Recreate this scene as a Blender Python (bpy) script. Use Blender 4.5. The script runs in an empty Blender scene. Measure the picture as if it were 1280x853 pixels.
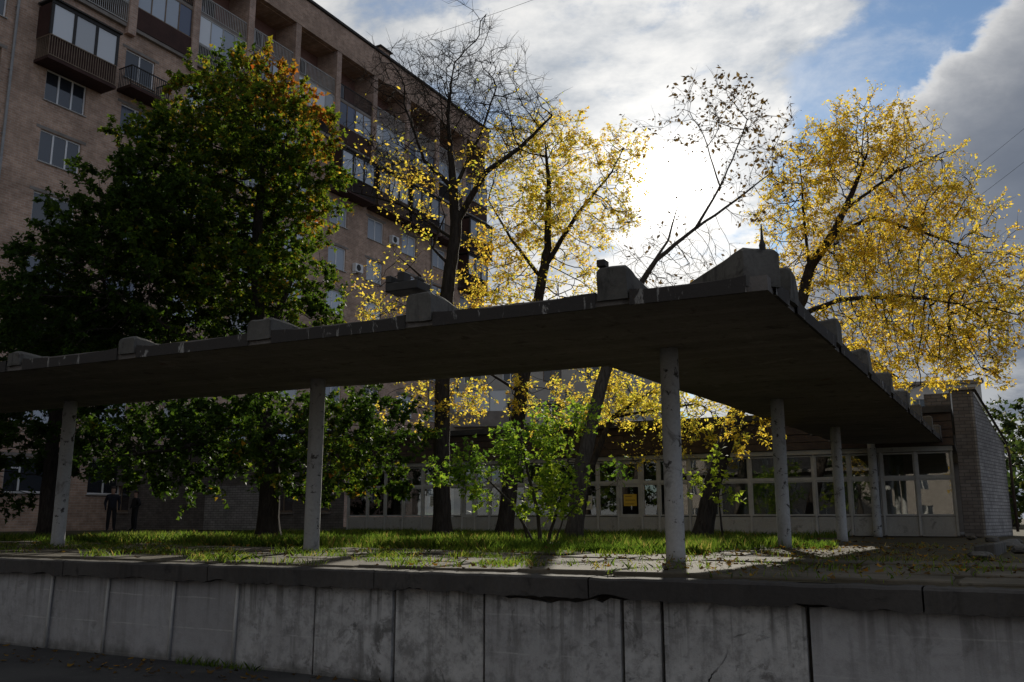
import bpy, bmesh, math, random
import numpy as np
from mathutils import Vector, Matrix, noise as mnoise

random.seed(7); rng = np.random.default_rng(7)
R = math.radians
scene = bpy.context.scene
COL = scene.collection

# ------------------------------------------------------------------ camera
F_PX, TILT, CZ = 1128.0, R(11.1), 1.7
cam_d = bpy.data.cameras.new('camera'); cam = bpy.data.objects.new('camera', cam_d); COL.objects.link(cam)
cam_d.sensor_width = 36.0; cam_d.lens = F_PX / 1280 * 36.0; cam_d.clip_start = 0.1; cam_d.clip_end = 3000
cam.location = (0, 0, CZ); cam.rotation_euler = (R(90) + TILT, 0, 0)
scene.camera = cam

def ray(x, y):
    a = (x - 640) / F_PX; b = (426.5 - y) / F_PX
    v = Vector((a, math.cos(TILT) - b * math.sin(TILT), math.sin(TILT) + b * math.cos(TILT)))
    return v.normalized()
def at(x, y, Y):                     # surveyed point at forward distance Y
    d = ray(x, y); return Vector((0, 0, CZ)) + d * (Y / d.y)
def at_z(x, y, z):
    d = ray(x, y); return Vector((0, 0, CZ)) + d * ((z - CZ) / d.z)

# ------------------------------------------------------------------ sky, sun, exposure
SUN_AZ, SUN_EL = R(10.4), R(20.6)
SUN = Vector((math.sin(SUN_AZ) * math.cos(SUN_EL), math.cos(SUN_AZ) * math.cos(SUN_EL), math.sin(SUN_EL)))

class NT:
    """small helper around a node tree"""
    def __init__(s, tree): s.t = tree; s.n = tree.nodes; s.l = tree.links
    def new(s, typ, **kw):
        n = s.n.new(typ)
        for k, v in kw.items(): setattr(n, k, v)
        return n
    def put(s, sock, v):
        if v is None: return
        if hasattr(v, 'is_output'): s.l.new(v, sock)
        else:
            if isinstance(v, (tuple, list)) and len(v) == 3 and sock.type == 'RGBA': v = (*v, 1)
            sock.default_value = v
    def math(s, op, a, b=None, c=None, clamp=False):
        n = s.new('ShaderNodeMath', operation=op, use_clamp=clamp)
        s.put(n.inputs[0], a); s.put(n.inputs[1], b); s.put(n.inputs[2], c); return n.outputs[0]
    def vmath(s, op, a, b=None):
        n = s.new('ShaderNodeVectorMath', operation=op)
        s.put(n.inputs[0], a); s.put(n.inputs[1], b)
        return n.outputs['Value'] if op in ('DOT_PRODUCT', 'LENGTH') else n.outputs[0]
    def mix(s, f, a, b, blend='MIX'):
        n = s.new('ShaderNodeMix', data_type='RGBA', blend_type=blend)
        s.put(n.inputs[0], f); s.put(n.inputs[6], a); s.put(n.inputs[7], b); return n.outputs[2]
    def smooth(s, v, lo, hi, a=0.0, b=1.0):
        n = s.new('ShaderNodeMapRange', interpolation_type='SMOOTHSTEP')
        s.put(n.inputs[0], v); s.put(n.inputs[1], lo); s.put(n.inputs[2], hi); s.put(n.inputs[3], a); s.put(n.inputs[4], b)
        return n.outputs[0]
    def noise(s, vec, scale, detail=5, rough=.55, dist=0.0):
        n = s.new('ShaderNodeTexNoise'); s.put(n.inputs['Vector'], vec)
        n.inputs['Scale'].default_value = scale; n.inputs['Detail'].default_value = detail
        n.inputs['Roughness'].default_value = rough; n.inputs['Distortion'].default_value = dist
        return n.outputs['Fac']
    def ramp(s, f, stops):
        n = s.new('ShaderNodeValToRGB'); s.put(n.inputs[0], f)
        e = n.color_ramp.elements
        while len(e) > 1: e.remove(e[-1])
        e[0].position = stops[0][0]; e[0].color = (*stops[0][1], 1)
        for p, c in stops[1:]:
            k = e.new(p); k.color = (*c, 1)
        return n.outputs[0]

world = bpy.data.worlds.new('World'); scene.world = world; world.use_nodes = True
world.node_tree.nodes.clear(); w = NT(world.node_tree)
SKY_STRENGTH = 0.10
sky = w.new('ShaderNodeTexSky', sky_type='NISHITA', sun_disc=False)
sky.sun_elevation = SUN_EL; sky.sun_rotation = SUN_AZ; sky.altitude = 100; sky.air_density = 1.0; sky.dust_density = 0.15; sky.ozone_density = 2.5
tc = w.new('ShaderNodeTexCoord'); dirv = tc.outputs['Generated']
sep = w.new('ShaderNodeSeparateXYZ'); w.l.new(dirv, sep.inputs[0])
zz = w.math('ADD', w.math('MAXIMUM', sep.outputs[2], -0.02), 0.28)
cv = w.new('ShaderNodeCombineXYZ')
w.put(cv.inputs[0], w.math('DIVIDE', sep.outputs[0], zz)); w.put(cv.inputs[1], w.math('DIVIDE', sep.outputs[1], zz)); w.put(cv.inputs[2], sep.outputs[2])
P = cv.outputs[0]
nA = w.noise(P, 2.3, 9, .6, .25); nB = w.noise(w.vmath('ADD', P, (7.3, 2.1, 0.4)), 1.5, 8, .56, .3); nC = w.noise(w.vmath('ADD', P, (1.7, 9.1, 0)), 3.1, 9, .62, .2)
nF = w.noise(P, 8.0, 8, .62, .2)
# a break between two cloud decks: a great circle across the sky
d1, d2 = ray(1150, 0), ray(945, 330)
G = d1.cross(d2).normalized()
if G.dot(ray(1279, 200)) < 0: G = -G
q = w.vmath('DOT_PRODUCT', dirv, tuple(G))
q = w.math('ADD', q, w.math('MULTIPLY', w.math('SUBTRACT', nA, .5), .22))
q = w.math('ADD', q, w.math('MULTIPLY', w.math('SUBTRACT', nF, .5), .075))
gw = w.math('MULTIPLY', w.math('SUBTRACT', sep.outputs[2], .24), .23); gw = w.math('MINIMUM', w.math('MAXIMUM', gw, .004), .055)
cg = w.math('MAXIMUM', w.vmath('DOT_PRODUCT', dirv, tuple(SUN)), 0.0)
half = w.math('ADD', .5, w.math('MULTIPLY', w.vmath('DOT_PRODUCT', dirv, tuple(SUN)), .5))
forward = w.math('POWER', half, 7.0)
over_l = w.math('SUBTRACT', w.math('MULTIPLY', q, -1.0), gw); over_r = w.math('SUBTRACT', q, gw)
mL = w.smooth(over_l, -.004, .022); mR = w.smooth(over_r, -.004, .013)
holes = w.smooth(nC, .56, .68); mL = w.math('MULTIPLY', mL, w.math('SUBTRACT', 1.0, w.math('MULTIPLY', holes, .8)))
# cloud brightness: thin parts glow with forward-scattered sun, thick parts are grey
thick = w.smooth(w.math('ADD', w.math('MULTIPLY', nB, .65), w.math('MULTIPLY', nC, .35)), .45, .575)
lit = w.math('ADD', .31, w.math('MULTIPLY', forward, .52))
cl_white = w.mix(1.0, (1.0, .99, .97), lit, 'MULTIPLY')
cl_grey = w.mix(1.0, (.52, .58, .66), w.math('ADD', .34, w.math('MULTIPLY', forward, .36)), 'MULTIPLY')
thick = w.math('ADD', thick, w.math('MULTIPLY', w.math('SUBTRACT', nF, .5), .95), clamp=True); colL = w.mix(thick, cl_white, cl_grey)
rim = w.math('POWER', 2.718, w.math('MULTIPLY', w.math('MAXIMUM', over_r, 0.0), -27.0))
bodyR = w.mix(w.smooth(nB, .35, .65), (.125, .15, .20), (.20, .23, .285))
bodyR = w.mix(1.0, bodyR, w.smooth(half, .86, .45, .85, 2.0), 'MULTIPLY')   # unseen clouds facing the sun brightened to fill the shaded facade; those before it grey
low = w.smooth(sep.outputs[2], .30, .05); bodyR = w.mix(w.math('MULTIPLY', low, w.smooth(nC, .4, .62)), bodyR, w.mix(1.0, (.62, .64, .66), lit, 'MULTIPLY'))
colR = w.mix(w.math('MULTIPLY', rim, .95), bodyR, cl_white)
skyc = w.mix(1.0, sky.outputs[0], (SKY_STRENGTH * .52, SKY_STRENGTH * .68, SKY_STRENGTH * .78), 'MULTIPLY')
skyc = w.mix(w.smooth(w.math('ADD', w.math('MULTIPLY', nF, .6), w.math('MULTIPLY', nA, .4)), .42, .70, .06, .5), skyc, cl_white); c = w.mix(mL, skyc, colL); c = w.mix(mR, c, colR)
# the sun itself, behind thin cloud
glow = w.math('ADD', w.math('MULTIPLY', w.math('POWER', cg, 2600.0), 10.0), w.math('ADD', w.math('MULTIPLY', w.math('POWER', cg, 420.0), .45), w.math('MULTIPLY', w.math('POWER', cg, 60.0), .06)))
c = w.mix(1.0, c, w.mix(1.0, (1.0, .96, .88), glow, 'MULTIPLY'), 'ADD')
bg = w.new('ShaderNodeBackground'); w.put(bg.inputs[0], w.mix(1.0, c, (1 / SKY_STRENGTH,) * 3, 'MULTIPLY')); bg.inputs[1].default_value = SKY_STRENGTH
wo = w.new('ShaderNodeOutputWorld'); w.l.new(bg.outputs[0], wo.inputs[0])

sun_d = bpy.data.lights.new('sun', 'SUN'); sun_d.energy = 4.4; sun_d.angle = R(.6); sun_d.color = (1.0, .93, .80)
sun_o = bpy.data.objects.new('sun', sun_d); COL.objects.link(sun_o)
sun_o.rotation_euler = SUN.to_track_quat('Z', 'Y').to_euler(); sun_o.location = (0, 0, 60)
scene.view_settings.view_transform = 'Standard'; scene.view_settings.look = 'None'
scene.view_settings.exposure = 0.2; scene.view_settings.gamma = 1.0; scene.view_settings.use_curve_mapping = False
scene.render.engine = 'CYCLES'; scene.cycles.max_bounces = 8; scene.cycles.transparent_max_bounces = 12
scene.cycles.use_denoising = True

# ------------------------------------------------------------------ materials
MATS = {}
def mat(name, build):
    m = bpy.data.materials.new(name); m.use_nodes = True; m.node_tree.nodes.clear(); n = NT(m.node_tree)
    out = n.new('ShaderNodeOutputMaterial'); b = n.new('ShaderNodeBsdfPrincipled'); n.l.new(b.outputs[0], out.inputs[0])
    build(n, b, out); MATS[name] = m; return m
def coords(n, kind='Object'): return n.new('ShaderNodeTexCoord').outputs[kind]
def geo(n): return n.new('ShaderNodeNewGeometry').outputs['Position']
def bump(n, b, h, strength=.3, dist=.02):
    k = n.new('ShaderNodeBump'); k.inputs['Strength'].default_value = strength; k.inputs['Distance'].default_value = dist
    n.put(k.inputs['Height'], h); n.l.new(k.outputs[0], b.inputs['Normal'])
def plain(name, c1, c2, scale=4.0, rough=.85, bs=.3, bd=.01, spec=.3, metal=0.0, world_co=True):
    def f(n, b, o):
        co = geo(n) if world_co else coords(n)
        a = n.noise(co, scale, 7, .62); a2 = n.noise(co, scale * 9, 5, .6)
        k = n.math('ADD', n.math('MULTIPLY', a, .7), n.math('MULTIPLY', a2, .3))
        n.put(b.inputs['Base Color'], n.mix(n.smooth(k, .35, .65), c1, c2))
        b.inputs['Roughness'].default_value = rough; b.inputs['Specular IOR Level'].default_value = spec; b.inputs['Metallic'].default_value = metal
        if bs: bump(n, b, k, bs, bd)
    return mat(name, f)

def brick(name, c1, c2, mortar, plane='xz', bw=.26, bh=.077):
    def f(n, b, o):
        co = coords(n); s = n.new('ShaderNodeSeparateXYZ'); n.l.new(co, s.inputs[0])
        nn = n.new('ShaderNodeNewGeometry'); vt = n.new('ShaderNodeVectorTransform', vector_type='NORMAL', convert_from='WORLD', convert_to='OBJECT')
        n.l.new(nn.outputs['Normal'], vt.inputs[0]); sn = n.new('ShaderNodeSeparateXYZ'); n.l.new(vt.outputs[0], sn.inputs[0])
        side = n.math('GREATER_THAN', n.math('ABSOLUTE', sn.outputs[0]), .7)
        u = n.math('ADD', n.math('MULTIPLY', s.outputs[0], n.math('SUBTRACT', 1.0, side)), n.math('MULTIPLY', s.outputs[1], side))
        cc = n.new('ShaderNodeCombineXYZ'); n.put(cc.inputs[0], u); n.put(cc.inputs[1], s.outputs[2])
        t = n.new('ShaderNodeTexBrick'); n.l.new(cc.outputs[0], t.inputs['Vector'])
        t.inputs['Scale'].default_value = 1.0; t.inputs['Brick Width'].default_value = bw; t.inputs['Row Height'].default_value = bh
        t.inputs['Mortar Size'].default_value = .011; t.inputs['Mortar Smooth'].default_value = .3; t.inputs['Bias'].default_value = 0
        t.inputs['Color1'].default_value = (*c1, 1); t.inputs['Color2'].default_value = (*c2, 1); t.inputs['Mortar'].default_value = (*mortar, 1)
        big = n.noise(co, .55, 6, .6); med = n.noise(co, 3.0, 5, .6)
        stain = n.smooth(n.math('ADD', n.math('MULTIPLY', big, .6), n.math('MULTIPLY', med, .4)), .38, .64, .68, 1.12)
        n.put(b.inputs['Base Color'], n.mix(1.0, t.outputs[0], stain, 'MULTIPLY'))
        b.inputs['Roughness'].default_value = .9; b.inputs['Specular IOR Level'].default_value = .2
        bump(n, b, n.math('SUBTRACT', 1.0, t.outputs[1]), .6, .012)
    return mat(name, f)

brick('brick_apartment', (.54, .365, .27), (.42, .275, .20), (.54, .46, .39), bh=.115, bw=.34)
brick('brick_pier', (.52, .36, .28), (.42, .28, .22), (.5, .44, .38), bh=.115, bw=.34)
brick('brick_white', (.36, .345, .33), (.27, .255, .25), (.12, .115, .11), bw=.3, bh=.1)
brick('brick_low', (.20, .178, .165), (.15, .132, .122), (.10, .092, .086), bw=.28, bh=.1)

def concrete(name, base, dark, light, streak=1.0, peel=0.0, boards=False):
    def f(n, b, o):
        co = geo(n)
        mp = n.new('ShaderNodeMapping'); n.l.new(co, mp.inputs[0]); mp.inputs['Scale'].default_value = (3.2, 3.2, .35)
        st = n.noise(mp.outputs[0], 1.6, 7, .65); big = n.noise(co, .7, 6, .6, .3); fine = n.noise(co, 26, 5, .6); blot = n.noise(co, 3.3, 8, .68, .5)
        c = n.mix(n.smooth(big, .35, .65), base, light)
        c = n.mix(n.math('MULTIPLY', n.smooth(st, .52, .72), .75 * streak), c, dark)
        c = n.mix(n.math('MULTIPLY', n.smooth(blot, .55, .68), .8), c, dark)
        if peel:
            mp2 = n.new('ShaderNodeMapping'); n.l.new(co, mp2.inputs[0]); mp2.inputs['Scale'].default_value = (1, 1, .3) if peel > 1 else (1, 1, 1)
            pn = n.noise(mp2.outputs[0], 6.5, 9, .68, .5)
            c = n.mix(n.smooth(pn, .60 - .06 * peel, .64 - .06 * peel), c, (.05, .045, .042))
        c = n.mix(n.smooth(fine, .3, .75, 0, .25), c, dark)
        hgt = n.math('ADD', n.math('MULTIPLY', fine, .35), n.math('ADD', n.math('MULTIPLY', blot, .5), n.math('MULTIPLY', big, .6)))
        if boards:
            u = n.vmath('DOT_PRODUCT', co, (.441, .8975, 0)); v = n.vmath('DOT_PRODUCT', co, (-.8975, .441, 0))
            bd_ = n.math('DIVIDE', n.math('ADD', u, n.math('MULTIPLY', n.noise(co, .6, 2), .08)), .19); fr_ = n.math('FRACT', bd_)
            wn_ = n.new('ShaderNodeTexWhiteNoise', noise_dimensions='1D'); n.put(wn_.inputs['W'], n.math('FLOOR', bd_))
            c = n.mix(1.0, c, n.math('ADD', .88, n.math('MULTIPLY', wn_.outputs['Value'], .22)), 'MULTIPLY')
            seam = n.smooth(n.math('ABSOLUTE', n.math('SUBTRACT', fr_, .5)), .455, .495); c = n.mix(n.math('MULTIPLY', seam, .35), c, dark)
            lime = n.smooth(n.noise(co, 1.3, 8, .7, .9), .58, .66); c = n.mix(n.math('MULTIPLY', lime, .55), c, (.30, .28, .26))
            rust = n.smooth(n.noise(n.vmath('ADD', co, (9, 3, 0)), 1.7, 7, .65, .7), .62, .70); c = n.mix(n.math('MULTIPLY', rust, .6), c, (.12, .06, .03))
            hgt = n.math('SUBTRACT', hgt, n.math('MULTIPLY', seam, .5))
        n.put(b.inputs['Base Color'], c); b.inputs['Roughness'].default_value = .92; b.inputs['Specular IOR Level'].default_value = .2
        bump(n, b, hgt, .55, .025)
    return mat(name, f)
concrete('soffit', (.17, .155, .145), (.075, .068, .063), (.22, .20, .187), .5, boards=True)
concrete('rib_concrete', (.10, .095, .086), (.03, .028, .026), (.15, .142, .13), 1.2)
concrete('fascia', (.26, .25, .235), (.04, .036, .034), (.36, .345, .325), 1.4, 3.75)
concrete('column_paint', (.37, .37, .365), (.17, .165, .155), (.45, .45, .445), .7, .25)
concrete('coping', (.055, .05, .047), (.025, .023, .022), (.085, .078, .072), .8)
concrete('paving', (.075, .064, .045), (.035, .030, .019), (.14, .12, .092), .2)
concrete('plinth', (.34, .33, .305), (.17, .16, .145), (.40, .39, .365), .45)

def whitewash(n, b, o):
    co = geo(n); oin = n.new('ShaderNodeObjectInfo'); rnd = oin.outputs['Random']; sc_ = n.new('ShaderNodeSeparateColor'); n.l.new(oin.outputs['Color'], sc_.inputs[0]); oi = sc_.outputs[0]; br = sc_.outputs[1]
    mp = n.new('ShaderNodeMapping'); n.l.new(co, mp.inputs[0]); mp.inputs['Scale'].default_value = (2.6, 2.6, .28)
    off = n.new('ShaderNodeCombineXYZ'); n.put(off.inputs[0], n.math('MULTIPLY', rnd, 30.0)); v = n.vmath('ADD', mp.outputs[0], off.outputs[0])
    st = n.noise(v, 1.5, 8, .68); blot = n.noise(n.vmath('ADD', co, off.outputs[0]), 2.6, 9, .7, .6); fine = n.noise(co, 34, 5, .6); grain = n.noise(co, 90, 3, .6)
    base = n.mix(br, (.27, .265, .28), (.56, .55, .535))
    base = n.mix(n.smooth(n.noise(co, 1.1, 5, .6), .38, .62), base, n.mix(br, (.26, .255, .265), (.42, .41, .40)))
    c = n.mix(n.math('MULTIPLY', n.smooth(st, .50, .70), n.math('ADD', .25, n.math('MULTIPLY', oi, .6))), base, (.12, .115, .11))
    c = n.mix(n.math('MULTIPLY', n.smooth(blot, .555, .66), n.math('ADD', .1, n.math('MULTIPLY', oi, .9))), c, (.10, .095, .09))
    sp = n.new('ShaderNodeSeparateXYZ'); n.l.new(co, sp.inputs[0])
    wob = n.math('ADD', sp.outputs[2], n.math('MULTIPLY', n.noise(co, 1.3, 3), .05))
    saw = n.math('ABSOLUTE', n.math('SUBTRACT', n.math('FRACT', n.math('DIVIDE', n.math('ADD', wob, .12), .36)), .5))
    line = n.math('MULTIPLY', n.smooth(saw, .030, .008), n.smooth(n.noise(co, 2.1, 4), .42, .58))
    c = n.mix(n.math('MULTIPLY', line, .55), c, (.50, .49, .48))
    vo = n.new('ShaderNodeTexVoronoi', feature='DISTANCE_TO_EDGE'); n.put(vo.inputs['Vector'], n.vmath('ADD', n.vmath('ADD', co, off.outputs[0]), n.mix(.14, (0, 0, 0), n.new('ShaderNodeTexNoise').outputs['Color']))); vo.inputs['Scale'].default_value = .75
    nzc = n.new('ShaderNodeTexNoise'); n.put(nzc.inputs['Vector'], co); nzc.inputs['Scale'].default_value = 5; nzc.inputs['Detail'].default_value = 6
    n.put(vo.inputs['Vector'], n.vmath('ADD', n.vmath('ADD', co, off.outputs[0]), n.vmath('MULTIPLY', nzc.outputs['Color'], (.22, .22, .22))))
    crack = n.math('MULTIPLY', n.smooth(vo.outputs['Distance'], .009, .002), n.smooth(n.noise(n.vmath('ADD', co, off.outputs[0]), .9, 3), .56, .64))
    crack = n.math('MULTIPLY', crack, n.smooth(oi, .3, .6)); c = n.mix(crack, c, (.02, .018, .016))
    mp3 = n.new('ShaderNodeMapping'); n.l.new(co, mp3.inputs[0]); mp3.inputs['Scale'].default_value = (9, 9, .25); drip = n.noise(n.vmath('ADD', mp3.outputs[0], off.outputs[0]), 1.2, 6, .6)
    reach = n.smooth(sp.outputs[2], .25, 1.0); c = n.mix(n.math('MULTIPLY', n.smooth(drip, .50, .62), n.math('MULTIPLY', reach, n.math('ADD', .25, n.math('MULTIPLY', oi, .5)))), c, (.07, .066, .06))
    chip = n.math('MULTIPLY', n.smooth(n.noise(n.vmath('ADD', co, off.outputs[0]), 4.5, 10, .75, .4), .585, .605), n.smooth(oi, .2, .7)); c = n.mix(n.math('MULTIPLY', chip, .45), c, (.17, .16, .15)); mott = n.smooth(n.noise(n.vmath('ADD', co, off.outputs[0]), 7.0, 9, .75), .42, .66); c = n.mix(n.math('MULTIPLY', mott, n.math('ADD', .15, n.math('MULTIPLY', oi, .6))), c, (.16, .155, .15))
    foot = n.smooth(n.math('ADD', sp.outputs[2], n.math('MULTIPLY', n.noise(co, 6, 5), .3)), .32, .12); c = n.mix(n.math('MULTIPLY', foot, .75), c, (.07, .068, .06))
    n.put(b.inputs['Base Color'], c); b.inputs['Roughness'].default_value = .9; b.inputs['Specular IOR Level'].default_value = .2
    h = n.math('ADD', n.math('ADD', n.math('MULTIPLY', fine, .3), n.math('MULTIPLY', blot, .6)), n.math('ADD', n.math('MULTIPLY', n.math('SUBTRACT', grain, n.math('MULTIPLY', chip, 2.0)), .2), n.math('MULTIPLY', crack, -1.2)))
    bump(n, b, h, .6, .02)
mat('whitewash', whitewash)

def asphalt(n, b, o):
    co = geo(n); a = n.noise(co, .8, 6, .6, .4); g = n.noise(co, 140, 3, .6); m = n.noise(co, 9, 5, .6)
    c = n.mix(n.smooth(a, .35, .65), (.035, .034, .035), (.062, .06, .058)); c = n.mix(n.smooth(m, .58, .72), c, (.085, .08, .072))
    n.put(b.inputs['Base Color'], c); n.put(b.inputs['Roughness'], n.smooth(a, .3, .7, .75, .95)); b.inputs['Specular IOR Level'].default_value = .25
    bump(n, b, n.math('ADD', g, n.math('MULTIPLY', m, .7)), .5, .01)
mat('asphalt', asphalt)
plain('soil', (.055, .045, .03), (.085, .075, .045), 2.2, .95, .6, .03, .1)
plain('dark_metal', (.02, .019, .018), (.035, .032, .03), 5, .6, .1, .005, .4)
plain('rust_board', (.05, .035, .03), (.085, .06, .045), 3, .85, .2, .01)
plain('dark_panel', (.045, .022, .018), (.065, .032, .026), 1.5, .8, .1, .005)
plain('white_paint', (.46, .45, .43), (.36, .35, .33), 3, .6, .1, .004)
plain('pvc', (.80, .80, .80), (.72, .72, .72), 2, .45, 0)
plain('wood_frame', (.17, .12, .085), (.24, .18, .13), 3, .7, .1, .004)
plain('lintel_grey', (.20, .175, .155), (.27, .24, .215), 2, .9, .2, .01)
plain('roof_felt', (.045, .043, .042), (.075, .07, .066), 1.4, .95, .4, .02)
plain('loggia_wall', (.20, .105, .085), (.26, .15, .12), .9, .9, .1, .01)
plain('pale_render', (.50, .47, .42), (.42, .39, .345), .5, .9, .1, .01)
plain('far_white', (.60, .585, .56), (.50, .49, .47), .3, .9, .05, .01)
plain('interior', (.20, .18, .16), (.14, .125, .11), .7, .9, 0)
plain('curtain', (.36, .34, .31), (.25, .235, .21), 1.5, .9, 0)
plain('curtain_green', (.15, .20, .14), (.10, .14, .10), 1.5, .9, 0)
plain('notice_yellow', (.62, .40, .05), (.55, .34, .04), 3, .8, 0)
plain('notice_white', (.62, .60, .52), (.54, .52, .45), 3, .8, 0)
plain('cloth_dark', (.012, .012, .014), (.022, .021, .024), 8, .9, .1)
plain('cloth_navy', (.013, .014, .02), (.02, .022, .032), 8, .9, .1)
plain('skin', (.36, .22, .16), (.40, .25, .19), 5, .6, 0)
plain('hair', (.02, .014, .01), (.03, .02, .014), 9, .7, 0)
plain('cable', (.02, .02, .02), (.025, .025, .025), 3, .7, 0)
plain('galvanised', (.33, .33, .33), (.25, .25, .25), 6, .5, .05, .003, .5)

def bark(name, c1, c2):
    def f(n, b, o):
        co = geo(n); mp = n.new('ShaderNodeMapping'); n.l.new(co, mp.inputs[0]); mp.inputs['Scale'].default_value = (9, 9, 1.5)
        r = n.noise(mp.outputs[0], 2.2, 6, .65, .5); g = n.noise(co, 2.0, 4)
        n.put(b.inputs['Base Color'], n.mix(n.smooth(r, .38, .62), c1, n.mix(g, c2, c1))); b.inputs['Roughness'].default_value = .95; b.inputs['Specular IOR Level'].default_value = .1
        bump(n, b, r, .9, .04)
    return mat(name, f)
bark('bark_dark', (.028, .023, .02), (.075, .064, .055)); bark('bark_grey', (.05, .042, .036), (.12, .105, .09))

def leafmat(name, stops, trans=.55, gloss=.35):
    m = bpy.data.materials.new(name); m.use_nodes = True; m.node_tree.nodes.clear(); n = NT(m.node_tree)
    out = n.new('ShaderNodeOutputMaterial'); at_ = n.new('ShaderNodeAttribute', attribute_name='tint')
    c = n.ramp(at_.outputs['Fac'], stops)
    d = n.new('ShaderNodeBsdfPrincipled'); n.put(d.inputs['Base Color'], c); d.inputs['Roughness'].default_value = .6; d.inputs['Specular IOR Level'].default_value = gloss * .45
    t = n.new('ShaderNodeBsdfTranslucent'); n.put(t.inputs[0], n.mix(1.0, c, (1.45, 1.5, 1.1), 'MULTIPLY'))
    mx = n.new('ShaderNodeMixShader'); mx.inputs[0].default_value = trans
    n.l.new(d.outputs[0], mx.inputs[1]); n.l.new(t.outputs[0], mx.inputs[2]); n.l.new(mx.outputs[0], out.inputs[0]); MATS[name] = m; return m
leafmat('leaf_maple', [(0, (.022, .045, .008)), (.35, (.06, .105, .012)), (.55, (.15, .19, .018)), (.70, (.30, .17, .02)), (1, (.32, .075, .015))], .55)
leafmat('leaf_green', [(0, (.06, .12, .016)), (.5, (.15, .25, .028)), (1, (.36, .42, .045))], .6)
leafmat('leaf_yellow', [(0, (.34, .37, .05)), (.3, (.66, .53, .08)), (.65, (.74, .54, .09)), (.88, (.66, .40, .06)), (1, (.34, .20, .06))], .68)
leafmat('leaf_gold', [(0, (.36, .33, .05)), (.3, (.60, .43, .055)), (.65, (.72, .51, .07)), (.88, (.60, .37, .05)), (1, (.30, .18, .05))], .66)
leafmat('leaf_brown', [(0, (.05, .035, .022)), (.5, (.12, .075, .04)), (1, (.25, .16, .06))], .35)
leafmat('leaf_far', [(0, (.02, .04, .012)), (.6, (.05, .075, .02)), (1, (.13, .12, .03))], .4)
leafmat('grass', [(0, (.035, .065, .012)), (.5, (.10, .165, .022)), (.85, (.17, .21, .032)), (1, (.28, .21, .08))], .6)
leafmat('leaf_litter', [(0, (.05, .032, .018)), (.5, (.12, .07, .025)), (.8, (.26, .16, .03)), (1, (.40, .19, .03))], .2, 0.0)

def glass_dark(name, base, rough=.06, ior=1.9):
    def f(n, b, o):
        oi = n.new('ShaderNodeObjectInfo').outputs['Random']; co = coords(n)
        wv = n.noise(co, 1.3, 2)
        n.put(b.inputs['Base Color'], n.mix(1.0, base, n.math('ADD', .45, n.math('MULTIPLY', oi, .9)), 'MULTIPLY'))
        b.inputs['Roughness'].default_value = rough; b.inputs['IOR'].default_value = ior
        bump(n, b, wv, .05, .02)
    return mat(name, f)
glass_dark('pane_sky_tint', (.40, .45, .52)); glass_dark('pane_dark', (.025, .03, .038)); glass_dark('pane_blue', (.05, .07, .13), .15); glass_dark('pane_white', (.58, .60, .62), .2)  # pale panes: reflected sky painted into the base colour, with net-curtain white
def clear_glass(n, b, o):
    g = n.new('ShaderNodeBsdfGlossy'); g.inputs['Roughness'].default_value = .012; g.inputs[0].default_value = (1, 1, 1, 1)
    t = n.new('ShaderNodeBsdfTransparent'); t.inputs[0].default_value = (.72, .75, .73, 1)
    fr = n.new('ShaderNodeFresnel'); fr.inputs['IOR'].default_value = 1.75
    nz = n.noise(geo(n), .8, 2); k = n.new('ShaderNodeBump'); k.inputs['Strength'].default_value = .08; k.inputs['Distance'].default_value = .03; n.put(k.inputs['Height'], nz); n.l.new(k.outputs[0], g.inputs['Normal'])
    mx = n.new('ShaderNodeMixShader'); n.put(mx.inputs[0], n.math('ADD', fr.outputs[0], .06)); n.l.new(t.outputs[0], mx.inputs[1]); n.l.new(g.outputs[0], mx.inputs[2]); n.l.new(mx.outputs[0], o.inputs[0])
mat('shop_glass', clear_glass)

# ------------------------------------------------------------------ mesh + object helpers
def tag(o, label=None, cat=None, group=None, kind=None):
    if label: o['label'] = label
    if cat: o['category'] = cat
    if group: o['group'] = group
    if kind: o['kind'] = kind
    return o
MW = {}
def empty(name, loc=(0, 0, 0), rz=0.0, **kw):
    o = bpy.data.objects.new(name, None); COL.objects.link(o); o.location = loc; o.rotation_euler = (0, 0, rz); o.empty_display_size = .3
    MW[o] = Matrix.Translation(loc) @ Matrix.Rotation(rz, 4, 'Z'); tag(o, **kw); return o
def link(name, me, parent=None, m=None, loc=(0, 0, 0), rot=None, **kw):
    o = bpy.data.objects.new(name, me); COL.objects.link(o)
    if m and not me.materials: me.materials.append(MATS[m])
    o.location = loc
    if rot is not None: o.rotation_euler = rot
    if parent is not None: o.parent = parent
    return tag(o, **kw)

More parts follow.
